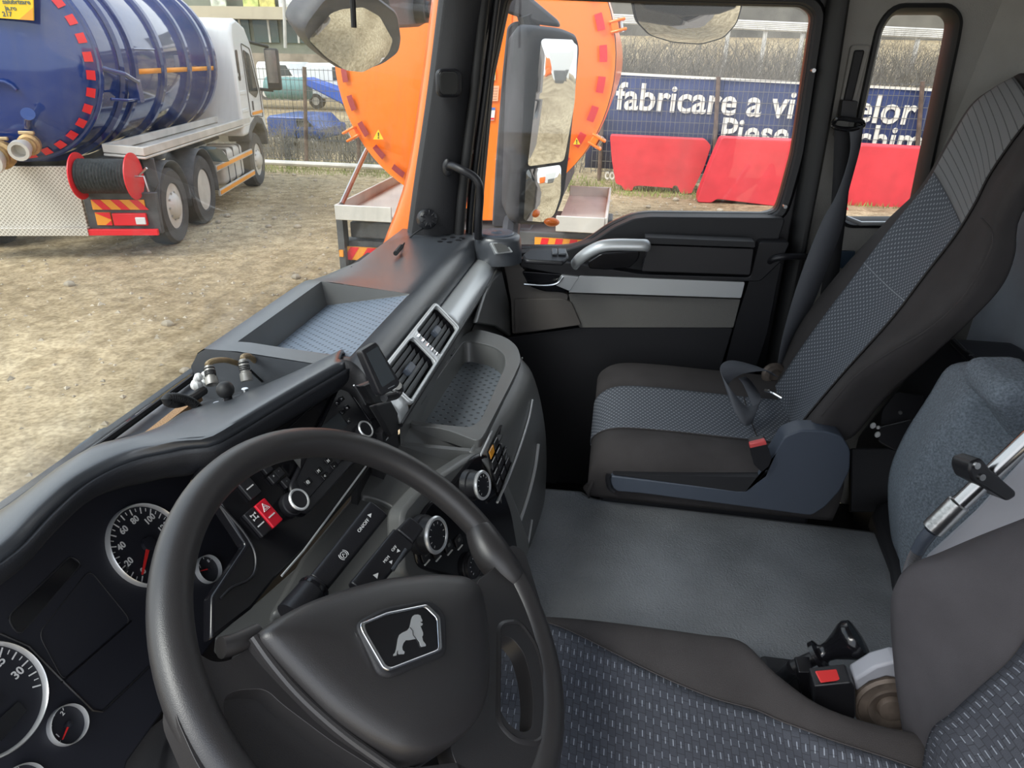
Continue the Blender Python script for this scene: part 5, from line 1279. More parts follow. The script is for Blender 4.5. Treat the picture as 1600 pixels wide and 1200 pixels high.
for h0, h1 in ((.12,.88),(1.02,1.94),(2.07,2.9),(3.0,3.25)):
    a = R(-6); rw = [[T(CLn+(CR+.004)*math.cos(a+d_), h, CZ+(CR+.004)*math.sin(a+d_)) for d_ in (-.028,.028)] for h in (h0, (h0+h1)/2, h1)]
    b = B(); b.grid(rw, uv=False); b.make('orange_stripe', ORT, tank, solid=.004)
# sight rail, hinge box, pipe on the dished end
b = B(); b.tube([T(-.18,-.3,2.42), T(-.18,.85,2.42)], .018, 8); b.make('tank_rail', BLUE, bt)
b = B(); b.tube([T(-.24,-.8,2.22), T(-.05,-.62,2.15), T(-.05,-.25,2.05)], .03, 8); b.tube([T(-.20,-.75,1.88), T(-.08,-.6,1.86), T(-.08,-.3,1.86)], .02, 8); b.box(T(-.10,-.25,1.95), (.12,.14,.26), AX); b.make('tail_hinge', BLUE, bt, bevel=.02)
b = B(); b.tube(crl([T(-1.9,-1.15,2.08), T(-1.35,-1.16,2.08), T(-1.1,-1.15,2.06), T(-1.03,-1.12,1.98)], 16), .022, 8); b.make('tank_handle', BLUE, bt)
st2 = Pl(T(-.95,-1.10,2.9), -TH, TL_)
q = [(-2.2,2.62),(-.80,2.62),(-.80,3.2),(-2.2,3.2)]
SG = Pl(T(-1.2,-1.17,2.8), -TH, TL_)
rwx = B(); rwx.prism([SG.hit(*p) for p in ((-60,24),(52,32),(50,-60),(-60,-60))], TH*.02); stk = rwx.make('yellow_sign', YEL, bt)
INK = mat('sign_ink', (.10,.14,.12), .6)
rwx = B(); rwx.prism([SG.hit(*p, .001) for p in ((30,30.5),(52,32),(51,12))], -TH*.001); rwx.make('sign_corner', ORT, stk, smooth=False)
for s_, px, py in (('salubrizare',47,3.5),('ja.ro',25.5,13),('217',18.5,22.5)): text('sign_text', s_, SG.hit(px,py,.003), TL_, Vector((0,0,1)), .064, INK, stk, depth=.002, align='RIGHT', bold=.001)
# frame, diamond plate apron, steel side tray
b = B()
for l in (-1.7,-.85): b.box(T(l,2.2,.98), (.1,5.8,.28), AX)
b.make('chassis', FRAME, bt, bevel=.01)
b = B(); b.prism([T(-2.45,-.92,1.12), T(-.72,-.92,1.14), T(-.72,-.92,.40), T(-2.45,-.92,.40)], TH*.05)
b.prism([T(-2.45,-.99,.42), T(-.70,-.99,.42), T(-.70,-.99,.32), T(-2.45,-.99,.32)], TH*.1); b.make('tread_plate', DIAM, bt, bevel=.006)
b = B(); b.holed([T(-.42,-.75,1.28), T(.06,-.75,1.24), T(.05,4.3,1.22), T(-.45,4.3,1.26)], [[T(-.37,-.68,1.28), T(.0,-.68,1.245), T(.0,4.22,1.225), T(-.40,4.22,1.26)]], Vector((0,0,.10)))
b.prism([T(-.42,-.75,1.24), T(.06,-.75,1.20), T(.05,4.3,1.18), T(-.45,4.3,1.22)], Vector((0,0,.03))); b.make('side_tray', ALU, bt, bevel=.008)
b = B(); b.prism([T(-.05,-.62,1.2), T(.10,-.62,1.2), T(.10,-.60,.9), T(.0,-.60,.75)], TH*.03); b.make('mud_flap', FRAME, bt, bevel=.01)
# valves
def valve(l, z, k):
    v = B(); v.lathe(T(l,-1.02,z), -TH+TL_*.15+Vector((0,0,-.12)), [(.10*k,0),(.10*k,.10*k),(.14*k,.11*k),(.14*k,.17*k),(.11*k,.19*k),(.11*k,.24*k)], 18); o = v.make('valve', mat('brass', (.42,.27,.12), .5, .5, var=.3, vs=20), bt)
    v = B(); v.lathe(T(l,-1.22,z-.03), -TH+TL_*.15+Vector((0,0,-.15)), [(.10*k,0),(.115*k,.10*k),(.13*k,.14*k),(.125*k,.22*k),(.085*k,.22*k),(.08*k,.08*k),(0,.08*k)], 20); v.make('coupling', ALU, o)
    v = B(); v.box(T(l,-1.1,z+.13*k), (.2*k,.04,.04), AX); v.make('valve_handle', mat('brass2', (.5,.36,.2), .5, .4), o, bevel=.01)
valve(-1.05, 1.42, .85)
_v = Pl(T(-1.2,-1.10,1.2), -TH, TL_).hit(2, 238); valve((_v-TO).dot(TL_), _v.z, 1.15)
b = B(); b.cyl(T(-1.03,-1.08,1.60), T(-.90,-1.25,1.74), .045); b.cyl(T(-.905,-1.24,1.735), T(-.895,-1.26,1.745), .07); b.make('blue_spout', BLUE, bt)
# rear lamp board
b = B(); b.box(T(-.28,-.86,.58), (.86,.08,.50), AX); b.make('lamp_carrier', FRAME, bt, bevel=.01)
lb = B(); lb.box(T(-.30,-.915,.69), (.62,.02,.12), AX); lbo = lb.make('warning_board', ORT, bt)
for k in range(3):
    x0 = -.60+.22*k; lb = B(); lb.prism([T(x0,-.93,.75), T(x0+.10,-.93,.75), T(x0+.21,-.93,.63), T(x0+.11,-.93,.63)], TH*.006); lb.make('red_band', REDP, lbo)
lb = B(); lb.prism([T(-.60,-.92,.595), T(-.42,-.92,.595), T(-.42,-.92,.44), T(-.60,-.92,.44)], TH*.02); lo2 = lb.make('warning_board', ORT, bt)
lb = B(); lb.prism([T(-.60,-.93,.595), T(-.42,-.93,.51), T(-.42,-.93,.595)], TH*.006); lb.prism([T(-.50,-.93,.44), T(-.42,-.93,.44), T(-.42,-.93,.50)], TH*.006); lb.make('red_band', REDP, lo2)
lb = B(); lb.box(T(-.19,-.93,.515), (.40,.05,.15), AX); tl = lb.make('tail_lamp', REDP, bt, bevel=.01)
lb = B(); lb.box(T(-.06,-.96,.50), (.12,.02,.09), AX); lb.make('reversing_lamp', BODYW, tl, bevel=.01)
b = B(); b.box(T(-.31,-.95,.36), (.86,.05,.075), AX); b.make('red_bar', REDP, bt, bevel=.005)
# hose reel
rl = thing('hose_reel', 'red flanged reel wound with black hose on the rear corner of the blue tank truck', 'hose reel', T(-.33,-.97,.8))
for l in (-.64, -.02):
    b = B(); b.lathe(T(l,-1.0,1.04), TL_, [(.27,0),(.27,.012),(0,.012)], 36); fl2 = b.make('reel_flange', REDP, rl)
b = B(); n_ = 16
rows = [[T(-.62+.60*i/(n_*4), -1.0+(.19+.012*math.sin(i*math.pi/2))*math.cos(2*math.pi*k/28), 1.04+(.19+.012*math.sin(i*math.pi/2))*math.sin(2*math.pi*k/28)) for k in range(28)] for i in range(n_*4+1)]
b.grid(rows, closed=True, caps=True); b.make('wound_hose', mat('hose_black', (.04,.045,.045), .6, var=.5, vs=30), rl)
b = B(); b.tube([T(0,-1.0,1.04), T(.10,-1.0,1.04), T(.12,-1.0,.86)], .014, 8); b.tube([T(.04,-1.0,1.05), T(.16,-1.02,1.14)], .014, 8); b.make('crank', STEEL, rl)
b = B(); b.box(T(-.33,-.90,.98), (.5,.06,.2), AX); b.make('reel_bracket', FRAME, rl)
# wheels
def wheel(l, h, parent, r=.50, w_=.30, dish=1, out=None):
    a = out or TL_; c = T(l, h, r) if out is None else None
    b = B(); b.lathe(c-a*w_, a, [(r*.6,0),(r*.93,0),(r,.04),(r,w_-.04),(r*.93,w_),(r*.62,w_),(r*.58,w_-.03)], 40); t = b.make('tyre', TYRE, parent)
    for k in range(0):
        pass
    if dish == 1: pf_ = [(r*.6,w_-.02),(r*.58,w_-.10),(r*.42,w_-.14),(r*.40,w_-.04),(r*.30,w_+.02),(r*.20,w_+.05),(0,w_+.06)]
    else: pf_ = [(r*.6,w_-.02),(r*.57,w_-.16),(r*.35,w_-.19),(r*.22,w_-.14),(0,w_-.14)]
    b = B(); b.lathe(c-a*w_, a, pf_, 32); rm = b.make('wheel_rim', ALU, t)
    b = B(); x = TH; z = Vector((0,0,1))
    for k in range(10):
        an = 2*math.pi*k/10; p = c-a*w_+(x*math.cos(an)+z*math.sin(an))*r*.36+a*(w_-.05 if dish == 1 else w_-.185); b.cyl(p, p+a*.05, .014, seg=8)
    b.make('wheel_nuts', STEEL, rm)
wheel(.03, 0.0, bt); wheel(.03, 1.28, bt, dish=2); wheel(.0, 4.75, bt)
wheel(-2.2, 0.0, bt); 
for h in (-.02, 1.28):
    b = B(); b.grid([[T(l, h+.58*math.cos(R(a)), .5+.60*math.sin(R(a))) for a in range(-10, 191, 12)] for l in (-.35, .06)], uv=False); b.make('mudguard', FRAME, bt, solid=.012)
b = B(); b.tube(crl([T(.0,1.8,1.05), T(.02,2.0,.98), T(.02,2.25,.80)], 8), .10, 8, flat=(1.5,.25)); b.make('mudguard_end', mat('mudguard_blue', (.15,.24,.30), .4), bt)
# side guards and fuel tank
for z in (.72, .34):
    b = B(); b.box(T(.03,3.05,z), (.035,2.25,.10), AX); o = b.make('side_guard', ALU, bt, bevel=.006)
    b = B(); b.box(T(.05,3.05,z), (.012,2.2,.055), AX); b.make('orange_tape', ORT, o)
b = B(); b.box(T(-.32,3.25,.62), (.55,1.25,.56), AX); fu = b.make('fuel_tank', ALU, bt, bevel=.08, seg=4)
for h in (2.85,3.25,3.65):
    b = B(); b.box(T(-.32,h,.62), (.57,.05,.58), AX); b.make('tank_strap', FRAME, fu, bevel=.08, seg=4)
# white cab
b = B()
cabp = [(3.82,1.02),(3.82,2.72),(3.92,2.90),(4.2,2.95),(4.75,2.84),(5.05,2.58),(5.42,1.75),(5.56,.95),(5.45,.72),(5.42,.95),(5.2,1.18),(4.75,1.26),(4.3,1.15),(4.12,1.02)]
b.prism([T(-2.45,h,z) for h, z in cabp], TL_*2.5); cab = b.make('cab_body', BODYW, bt, bevel=.06, seg=4)
DK = mat('dark_glass', (.03,.04,.045), .08)
b = B(); b.prism(rounded([T(.052,h,z) for h, z in ((4.42,2.46),(4.82,2.38),(5.14,1.72),(4.92,1.62),(4.48,1.74))], .05), TL_*.012); b.make('side_window', DK, bt)
b = B(); b.prism(rounded([T(.052,h,z) for h, z in ((3.90,2.45),(4.02,2.45),(4.02,1.95),(3.90,1.95))], .05), TL_*.012); b.make('rear_window', DK, bt)
b = B(); b.tube(rounded([T(.058,h,z) for h, z in ((4.34,2.56),(4.90,2.48),(5.28,1.70),(5.30,1.25),(4.9,1.30),(4.38,1.32))], .06), .008, 6, closed=True); b.make('door_gap', FRAME, bt)
for z in (1.45,1.75,2.05):
    b = B(); b.box(T(.055,4.08,z), (.012,.4,.06), AX); b.make('cab_rib', BODYW, bt, bevel=.005)
b = B(); b.box(T(.062,4.62,1.5), (.02,.04,.16), AX); b.make('door_handle', FRAME, bt)
b = B(); b.box(T(.06,4.9,1.36), (.01,.75,.05), AX); b.make('orange_stripe', ORT, bt)
b = B(); b.prism([T(.06,h,z) for h, z in ((4.10,1.06),(4.3,1.20),(4.75,1.32),(5.2,1.24),(5.48,1.0),(5.50,.72),(5.38,.72),(5.36,.95),(5.15,1.12),(4.75,1.18),(4.35,1.05),(4.2,.9),(4.1,.9))], TL_*-.4); b.make('wheel_arch', FRAME, bt, bevel=.02)
b = B(); b.box(T(.35,5.35,2.12), (.26,.16,.75), AX); mr = b.make('wing_mirror', BLKM, bt, bevel=.04)
b = B(); b.tube([T(.0,5.0,2.60), T(.30,5.35,2.52)], .03, 8); b.tube([T(.0,5.4,1.76), T(.30,5.35,1.74)], .03, 8); b.make('mirror_arm', BLKM, bt)
b = B(); b.box(T(.35,5.265,2.17), (.20,.01,.58), AX); b.make('mirror_glass', mat('dull_mirror', (.35,.33,.3), .15, .8), mr)
# ------------------------------------------------------------------ orange tank truck
YO = 5.15
ot = thing('tank_truck', 'orange tank truck parked end-on close beside the passenger door', 'truck', (-1.05, YO+3, 0))
OC = Vector((-1.065, YO, 2.36)); OR = .975
rows = []
for dy, r in ((-.16,.02),(-.155,.3),(-.13,.55),(-.07,.78),(-.02,.90),(0,.955),(.0,.985),(.06,.985),(.07,.96),(.1,.975),(.3,1.0),(5.6,1.0),(5.75,.8),(5.8,.02)):
    rows.append([OC+Vector((r/.975*OR*math.cos(2*math.pi*i/72), dy, r/.975*OR*math.sin(2*math.pi*i/72))) for i in range(72)])
b = B(); b.grid(rows, closed=True, caps=True, uv=False); ob = b.make('tank', ORANGE, ot, angle=50)
b = B(); b.tube([OC+Vector((OR*1.005*math.cos(2*math.pi*i/72), .075, OR*1.005*math.sin(2*math.pi*i/72))) for i in range(72)], .012, 6, closed=True); b.make('rear_seal', RUB, ot)
for i in range(30):
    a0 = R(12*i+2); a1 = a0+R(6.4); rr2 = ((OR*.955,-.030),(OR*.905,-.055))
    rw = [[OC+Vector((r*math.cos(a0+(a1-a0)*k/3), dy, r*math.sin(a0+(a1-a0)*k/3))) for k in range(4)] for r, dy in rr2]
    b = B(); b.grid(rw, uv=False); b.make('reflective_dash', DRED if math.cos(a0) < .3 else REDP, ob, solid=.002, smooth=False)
for px, py in ((548,210),(935,48),(934,222),(560,18)):
    p = Y(px, py, YO-.01); d = (p-OC); d.y = 0; d = d.normalized(); t = Vector((-d.z,0,d.x)); p = OC+d*(OR+.04)
    b = B(); b.box(p+t*.03, (.11,.10,.018), (d, Vector((0,1,0)), t)); b.box(p-t*.03, (.11,.10,.018), (d, Vector((0,1,0)), t)); b.box(p-d*.02, (.05,.09,.07), (d, Vector((0,1,0)), t)); ck = b.make('clamp_lug', ORANGE, ot, bevel=.008)
    b = B(); b.cyl(p+d*.02-t*.045, p+d*.02+t*.045, .014, seg=12); b.make('clamp_bolt', STEEL, ck)
# channel across the dished end with labels
b = B(); q = [Y(a, c, YO-.17) for a, c in ((752,235),(810,228),(812,345),(748,345))]; 
b.prism([Y(a, c, YO-.16) for a, c in ((762,-40),(800,-40),(800,345),(750,345))], (0,.05,0)); b.make('centre_channel', ORANGE, ot, bevel=.01)
def sticker(pts, m, nm='sticker', dy=-.175, par=None):
    b = B(); b.prism([Y(a, c, YO+dy) for a, c in pts], (0,.004,0)); return b.make(nm, m, par or ot, smooth=False)
BW = mat('label_white', (.8,.78,.74), .5); LBL = mat('label_blue', (.10,.18,.45), .5)
sticker([(765,107),(775,107),(774,126),(764,126)], YEL); sticker([(765,117),(774,117),(773.5,125),(764.5,125)], BW, dy=-.177)
sticker([(759,168),(774,168),(772,188),(757,188)], BW); sticker([(759,168),(774,168),(773.7,172),(758.7,172)], LBL, dy=-.177); sticker([(758,184),(772,184),(772,187),(757.5,187)], REDP, dy=-.177)
sticker([(763,134),(780,134),(778,158),(761,158)], mat('faded_label', (.8,.42,.25), .6))
for i in range(5): sticker([(764-i*.5,137+i*4.2),(778-i*.5,137+i*4.2),(777.8-i*.5,138.6+i*4.2),(763.8-i*.5,138.6+i*4.2)], mat('faded_line', (.6,.3,.2), .6), 'label_line', -.177)
def warn(cx, cy, s_):
    o = sticker([(cx,cy-s_),(cx+s_*.95,cy+s_*.8),(cx-s_*.95,cy+s_*.8)], YEL, 'warning_sticker', -.11)
    for q in ([(cx-.8,cy-s_*.45),(cx+.8,cy-s_*.45),(cx+.5,cy+s_*.25),(cx-.5,cy+s_*.25)], [(cx-.8,cy+s_*.4),(cx+.8,cy+s_*.4),(cx+.8,cy+s_*.62),(cx-.8,cy+s_*.62)]): sticker(q, RUB, 'exclamation_mark', -.115, o)
warn(591,211,8.5); warn(901,221,6)
# rear steel trays left and right of the tank
def tray(x0, x1, side):
    zt = 1.33; dl = 2.3 if side < 0 else 1.05
    b = B(); b.prism([(x0,YO-.25,zt),(x1,YO-.25,zt),(x1,YO+dl,zt),(x0,YO+dl,zt)], (0,0,-.03)); t = b.make('steel_tray', ALU, ot)
    for A_, C_ in (((x0,YO-.25),(x1,YO-.25)), ((x0,YO-.25),(x0,YO+dl)), ((x1,YO-.25),(x1,YO+dl)), ((x0,YO+dl),(x1,YO+dl))):
        if side < 0 and A_[0] == x1 and C_[0] == x1: continue
        if side > 0 and A_[0] == x0 and C_[0] == x0: continue
        a = Vector((*A_, zt-.03)); c = Vector((*C_, zt-.03)); n = (c-a).cross(Vector((0,0,1))).normalized()*.02
        b = B(); b.prism([a, c, c+Vector((0,0,.11)), a+Vector((0,0,.11))], n); b.make('tray_edge', ALU, t, bevel=.005)
xl = Y(524,325,YO-.25).x; xr_ = Y(946,322,YO-.25).x
tray(xl, Y(612,325,YO-.25).x, -1); tray(Y(870,322,YO-.25).x, xr_, 1)
b = B(); b.tube(crl([Vector((xl+.03,YO-.2,1.4)), Vector((xl+.03,YO+.5,1.75)), Vector((xl+.05,YO+.7,1.78)), Vector((xl+.12,YO+.8,1.7))], 16), .02, 8); b.make('tray_rail', STEEL, ot)
b = B(); b.box((OC.x, YO+.4, 1.20), (2.1,.25,.18)); b.box((OC.x-.40, YO+2.5, 1.1), (.1,5,.3)); b.box((OC.x+.4, YO+2.5, 1.1), (.1,5,.3)); b.box((OC.x, YO+.1, 1.18), (1.9,.3,.12))
for x in (-.9,.9): b.box((OC.x+x, YO+.2, .98), (.06,.12,.5))
b.make('underframe', FRAME, ot, bevel=.01)
for x in (-.95,-.62,.62,.95):
    c = Vector((OC.x+x, YO+1.0, .5)); b = B(); b.lathe(c-Vector((.14,0,0)), (1,0,0), [(.28,0),(.46,0),(.5,.04),(.5,.24),(.46,.28),(.28,.28)], 32); b.make('tyre', TYRE, ot)
for x0, x1 in ((535,640),(835,925)):
    q0, q1 = Y(x0, 385, YO-.10), Y(x1, 376, YO-.10); zt, zb = q1.z if x0 > 700 else q0.z, Y(600,409,YO-.10).z
    b = B(); b.prism([Vector((q0.x,YO-.1,zt)), Vector((q1.x,YO-.1,zt)), Vector((q1.x,YO-.1,zb)), Vector((q0.x,YO-.1,zb))], (0,.02,0)); o = b.make('warning_board', ORT, ot)
    n = 4; wd = (q1.x-q0.x)/n
    for k in range(n):
        xa = q0.x+wd*k; b = B(); b.prism([Vector((xa,YO-.103,zb)), Vector((xa+wd*.5,YO-.103,zb)), Vector((min(xa+wd, q1.x),YO-.103,zt)), Vector((xa+wd*.5,YO-.103,zt))], (0,.002,0)); b.make('red_band', REDP, o, smooth=False)
    b = B(); b.box(((q0.x+q1.x)/2, YO+.0, (zt+zb)/2-.02), (abs(q1.x-q0.x)+.1,.12,.22)); b.make('lamp_carrier', FRAME, ot)
b = B(); b.box((xl-.02, YO-.1, .95), (.05,.1,.75)); pb_ = b.make('marker_post', FRAME, ot)
b = B(); b.box((xl-.02, YO-.16, 1.02), (.03,.02,.05)); b.make('marker_lamp', ORT, pb_)
# ------------------------------------------------------------------ mirrors of this truck
def mirror_thing(name, label, plane, case, glass, depth, parts=None, cm=None):
    t = thing(name, label, 'mirror', plane.o)
    q = rounded([plane.hit(*p) for p in case], .03, 5); c = sum(q, Vector())/len(q)
    rows = [[c+(p-c)*k-plane.n*h for p in q] for k, h in ((.96,-.004),(1.0,.006),(1.0,depth*.4),(.9,depth*.8),(.6,depth),(.02,depth*1.02))]
    b = B(); b.grid([[c+(p-c)*.9+plane.n*.0 for p in q]]+rows, closed=True, caps=True, uv=False); b.make('mirror_case', cm or BLKM, t, angle=60)
    for g, nm in glass:
        g_ = rounded([plane.hit(*p, .008) for p in g], .015, 4)
        b = B(); cg = sum(g_, Vector())/len(g_); RR = 1.5 if nm == 'main_glass' else .45
        if nm == 'mirror_glass': RR = .5
        g0 = g_; rr3 = []
        for k in (1,.85,.7,.55,.4,.25,.1,.01): rr3.append([cg+(p-cg)*k+plane.n*((max((q-cg).length for q in g0)**2-((p-cg)*k).length**2)/(2*RR)*.9+.001) for p in g0])
        b.grid(rr3, closed=True, caps=True, uv=False); b.make(nm, MIRROR, t, angle=60)
    return t
MC = mat('mirror_case_plastic', (.075,.075,.085), .55, bump=.2, bs=200, var=.2, vs=9)
mp_ = Pl(Y(865,200,2.32), (.735,-.678,-.055))
mt = mirror_thing('side_mirror', 'tall black side mirror with a smaller wide-angle glass outside the passenger window', mp_,
    [(822,38),(878,44),(902,55),(905,72),(898,150),(890,230),(880,310),(866,345),(840,352),(806,350),(815,150)],
    [([(843,60),(896,62),(899,72),(893,160),(880,252),(824,260),(832,150)], 'main_glass'), ([(822,265),(876,257),(872,305),(862,336),(846,346),(816,344)], 'wide_glass')], .12, cm=MC)
b = B(); q = [Y(a, c, 2.40) for a, c in ((796,42),(808,34),(836,36),(824,130),(812,350),(772,352),(778,250),(788,120))]
b.prism(rounded(q, .02), (0,-.05,0)); b.make('case_side', MC, mt, bevel=.02, seg=3)
b = B(); b.prism([Y(a, c, 2.32) for a, c in ((782,-20),(822,-10),(872,32),(874,42),(842,38),(820,30),(785,18))], (.0,.06,0)); b.make('mirror_arm', MC, mt, bevel=.01)
b = B(); b.tube([Y(822,20,2.34), Y(830,48,2.36)], .03, 10); b.tube([Y(800,345,2.36), Y(796,380,2.2)], .03, 10); b.make('arm_joint', MC, mt)
b = B(); c = Y(862,347,2.26); b.sphere(c, .016, 12, (1.6,1,.9)); o = b.make('side_indicator', ORANGE, mt)
# front mirror hanging before the windscreen
fm = Pl(X(550,60,-1.05), (.62,-.60,.0)); fm = Pl(X(550,60,-1.05), (.80,-.42,-.42))
ft = mirror_thing('front_mirror', 'round-bottomed front mirror hanging outside at the top of the windscreen', fm,
    [(506,-6),(540,-10),(580,-12),(622,20),(628,62),(624,82),(600,100),(566,112),(530,108),(502,90),(480,66),(471,48),(476,34)],
    [([(513,18),(530,10),(560,6),(585,20),(612,62),(606,82),(590,96),(560,108),(532,104),(505,86),(482,62)], 'mirror_glass')], .16, cm=MC)
b = B(); b.prism([X(a, c, -1.08) for a, c in ((600,-30),(690,-30),(690,38),(672,34),(658,42),(625,44),(612,30))], (-.06,0,0)); b.make('mirror_arm', MC, ft, bevel=.015)
b = B(); c = X(663,15,-1.04); b.lathe(c-Vector((.04,0,0)), (1,0,0), [(.065,0),(.06,.05),(.04,.055),(.035,.07),(0,.072)], 28); b.make('arm_pivot', BLKM, ft)
# kerb mirror above the passenger window
km = Pl(Y(1070,30,2.34), (.25,-.80,-.55))
kt = thing('kerb_mirror', 'wide shallow kerb mirror hanging outside above the passenger window', 'mirror', km.o)
kq = [(984,-20),(1158,-20),(1158,10),(1150,36),(1130,58),(1095,68),(1050,65),(1015,54),(994,32)]
q = rounded([km.hit(*p) for p in kq], .015); c = sum(q, Vector())/len(q)
rows = [[c+(p-c)*k+km.n*h for p in q] for k, h in ((1.02,-.006),(1.03,.0),(1.0,.006),(.97,.004))]
b = B(); b.grid(rows, closed=True, uv=False); b.make('mirror_rim', BLKM, kt)
rows = [[c+(p-c)*k+km.n*(.004+.022*(1-k*k)) for p in q] for k in (.99,.8,.6,.4,.2,.02)]
b = B(); b.grid(rows, closed=True, caps=True, uv=False); b.make('mirror_glass', MIRROR, kt)
b = B(); b.grid([[c+(p-c)*k-km.n*h for p in q] for k, h in ((1.02,.006),(.95,.05),(.7,.09),(.1,.1))], closed=True, caps=True, uv=False); b.make('mirror_case', MC, kt)
b = B(); b.prism([km.hit(*p, .012) for p in ((985,-20),(1155,-20),(1148,8),(1120,18),(1060,22),(1010,12),(1005,12))], km.n*.02); b.make('mirror_hood', MC, kt, bevel=.008)
# places behind the truck that the mirrors show
def reflect(px, py, dist):
    p = mp_.hit(px, py); d = (p-EYE).normalized(); r = d-mp_.n*2*d.dot(mp_.n); return p+r*dist, r
c, r = reflect(884, 150, 36); c.z = 0
b = B(); b.box((c.x, c.y, 1.9), (3, 4.5, 3.8)); sh = b.make('shed', BODYW, bevel=.03); tag(sh, 'white shed behind the truck, visible in the side mirror', 'shed')
c, r = reflect(884, 150, 30); 
fn = thing('plank_fence', 'dark plank fence in front of the white shed, visible in the side mirror', 'fence', (c.x, c.y, 0))
for k in range(14):
    b = B(); b.box((c.x, c.y-1.2+.19*k, .75), (.04,.17,1.5)); b.make('plank', FRAME, fn)
c, r = reflect(845, 150, 42)
b = B(); b.box((c.x, c.y-2.5, 1.8), (5,2.4,2.2)); b.box((c.x, c.y-2.5, .5), (5,2,1)); tag(b.make('orange_truck', ORANGE, bevel=.3, seg=4), 'distant orange truck behind, visible in the side mirror', 'truck')
# ------------------------------------------------------------------ wipers before the windscreen
def wiper(label, pts, arm, x=-.80):
    t = thing('wiper', label, 'wiper', X(*pts[0], x))
    b = B(); b.tube(crl([X(*p, x) for p in pts], 30), .010, 8, flat=(1,.8)); b.make('blade', RUB, t)
    b = B(); b.tube(crl([X(*p, x-.03) for p in arm], 30), .013, 8, flat=(1.3,.7)); b.make('wiper_arm', mat('wiper_grey', (.10,.12,.14), .5), t)
    return t
wiper('dark wiper with a bent arm low on the windscreen before the instrument hood', [(-40,845),(60,770),(110,735),(150,706),(200,676),(262,640)], [(95,740),(130,705),(150,690),(170,676),(198,668),(235,650),(262,634),(310,612)])
wiper('long wiper lying along the foot of the windscreen before the dash tray', [(500,452),(540,430),(580,408),(620,388)], [(495,455),(540,436),(600,404),(640,380)], -.74)
fr_ = [Vector((-.74,p.y,1.88)) for p in D0]; rr4 = [p+Vector((.0,0,-.004)) for p in D0]
b = B(); b.grid([fr_+[Vector((-.74,1.3,1.88)), Vector((-.62,1.9,1.88))], [p+Vector((-.03,0,-.03)) for p in D0]+[Vector((-.66,1.3,1.9)), Vector((-.56,1.9,1.9))], rr4+[Vector((-.65,1.3,1.9)), Vector((-.55,1.9,1.9))]], uv=False); tag(b.make('scuttle', DASH), 'dark scuttle panel between the windscreen foot and the instrument hood', 'scuttle')
b = B(); b.box((-.74,.9,1.2), (.04,2.3,1.28)); b.make('wall_front', BLKM, kind='structure')
# ------------------------------------------------------------------ fence, banner, barriers
YF = 15.9
fe = thing('mesh_fence', 'wire mesh fence on rusty posts along the far side of the yard', 'fence', (0, YF, 0))
def zf_(x): return 2.05
px_posts = [(478,None),(560,None),(938,None),(1118,None),(1440,None)]
for px, _ in px_posts:
    g = Y(px, 255 if px > 600 else 250, YF); t0 = Y(px+ (6 if px > 600 else -2), 110, YF); 
    b = B(); b.tube([Vector((g.x, YF, 0)), Vector((t0.x, YF, 2.15))], .045, 8); b.make('post', POST, fe)
WIRE = mat('wire', (.13,.13,.13), .6)
for x0, x1 in ((-11.5,-7.4),(-7.4,-4.5),(-.6,2.0),(2.0,6.4),(6.4,9.5)):
    b = B(); n = int((x1-x0)/.10)
    for k in range(n+1):
        x = x0+(x1-x0)*k/n; b.add([Vector((x-.005,YF,.15)), Vector((x+.005,YF,.15)), Vector((x+.005,YF,2.12)), Vector((x-.005,YF,2.12))], [(0,1,2,3)])
    for k in range(10):
        z = .2+.21*k; b.add([Vector((x0,YF-.01,z-.006)), Vector((x1,YF-.01,z-.006)), Vector((x1,YF-.01,z+.006)), Vector((x0,YF-.01,z+.006))], [(0,1,2,3)])
    b.make('mesh_panel', WIRE, fe, smooth=False)
YB2 = YF+.06
tl, tr = Y(944,115,YB2), Y(1560,148,YB2); bl, br2 = Y(925,315,YB2), Y(1560,330,YB2)
bn = thing('banner', 'long dark blue banner with white lettering behind the mesh fence', 'banner', (2, YB2, 0))
bl.z = .25; br2.z = .15
tl.x = bl.x = -.75
b = B(); b.grid([[a.lerp(c, t)+Vector((0,.02*math.sin(t*40),0)) for t in [i/60 for i in range(61)]] for a, c in ((bl, br2), (bl.lerp(tl,.5), br2.lerp(tr,.5)), (tl, tr))], uv=False); b.make('banner_sheet', BANB, bn, solid=.004, soff=1)
b = B(); b.prism([tl+Vector((0,-.03,.0)), tr+Vector((0,-.03,0)), tr+Vector((0,-.03,.05)), tl+Vector((0,-.03,.05))], (0,.01,0)); b.make('banner_hem', BANW, bn)
def btext(s_, A_, C_, size_px_top, name='banner_text', shear=0.):
    a, c = Y(*A_, YB2-.045), Y(*C_, YB2-.045); u = (c-a).normalized(); v = Vector((0,-1,0)).cross(u); v = -v if v.z < 0 else v
    o = text(name, s_, Vector((0,0,0)), u, v, 1.0, BANW, None, depth=.003, align='LEFT', bold=.020)
    W = max(((o.matrix_basis @ q.co) if False else (q.co+o.location)).dot(u) for q in o.data.vertices); w0 = min((q.co+o.location).dot(u) for q in o.data.vertices)
    k = (c-a).length/(W-w0); h_ = size_px_top
    lo = min((q.co+o.location).dot(v) for q in o.data.vertices)
    for q in o.data.vertices:
        p = q.co+o.location; q.co = a+u*((p.dot(u)-w0)*k)+v*(p.dot(v)*h_+0)+Vector((0,(p.dot(Vector((0,1,0))))*.5,0))
    o.location = (0,0,0); attach(o, bn); return o
btext('fabricare a vidanjelor', (962,152), (1433,176), .74)
btext('Piese de schimb', (1127,207), (1470,225), .74)
btext('co', (945,272), (961,273), .34)
bars = []
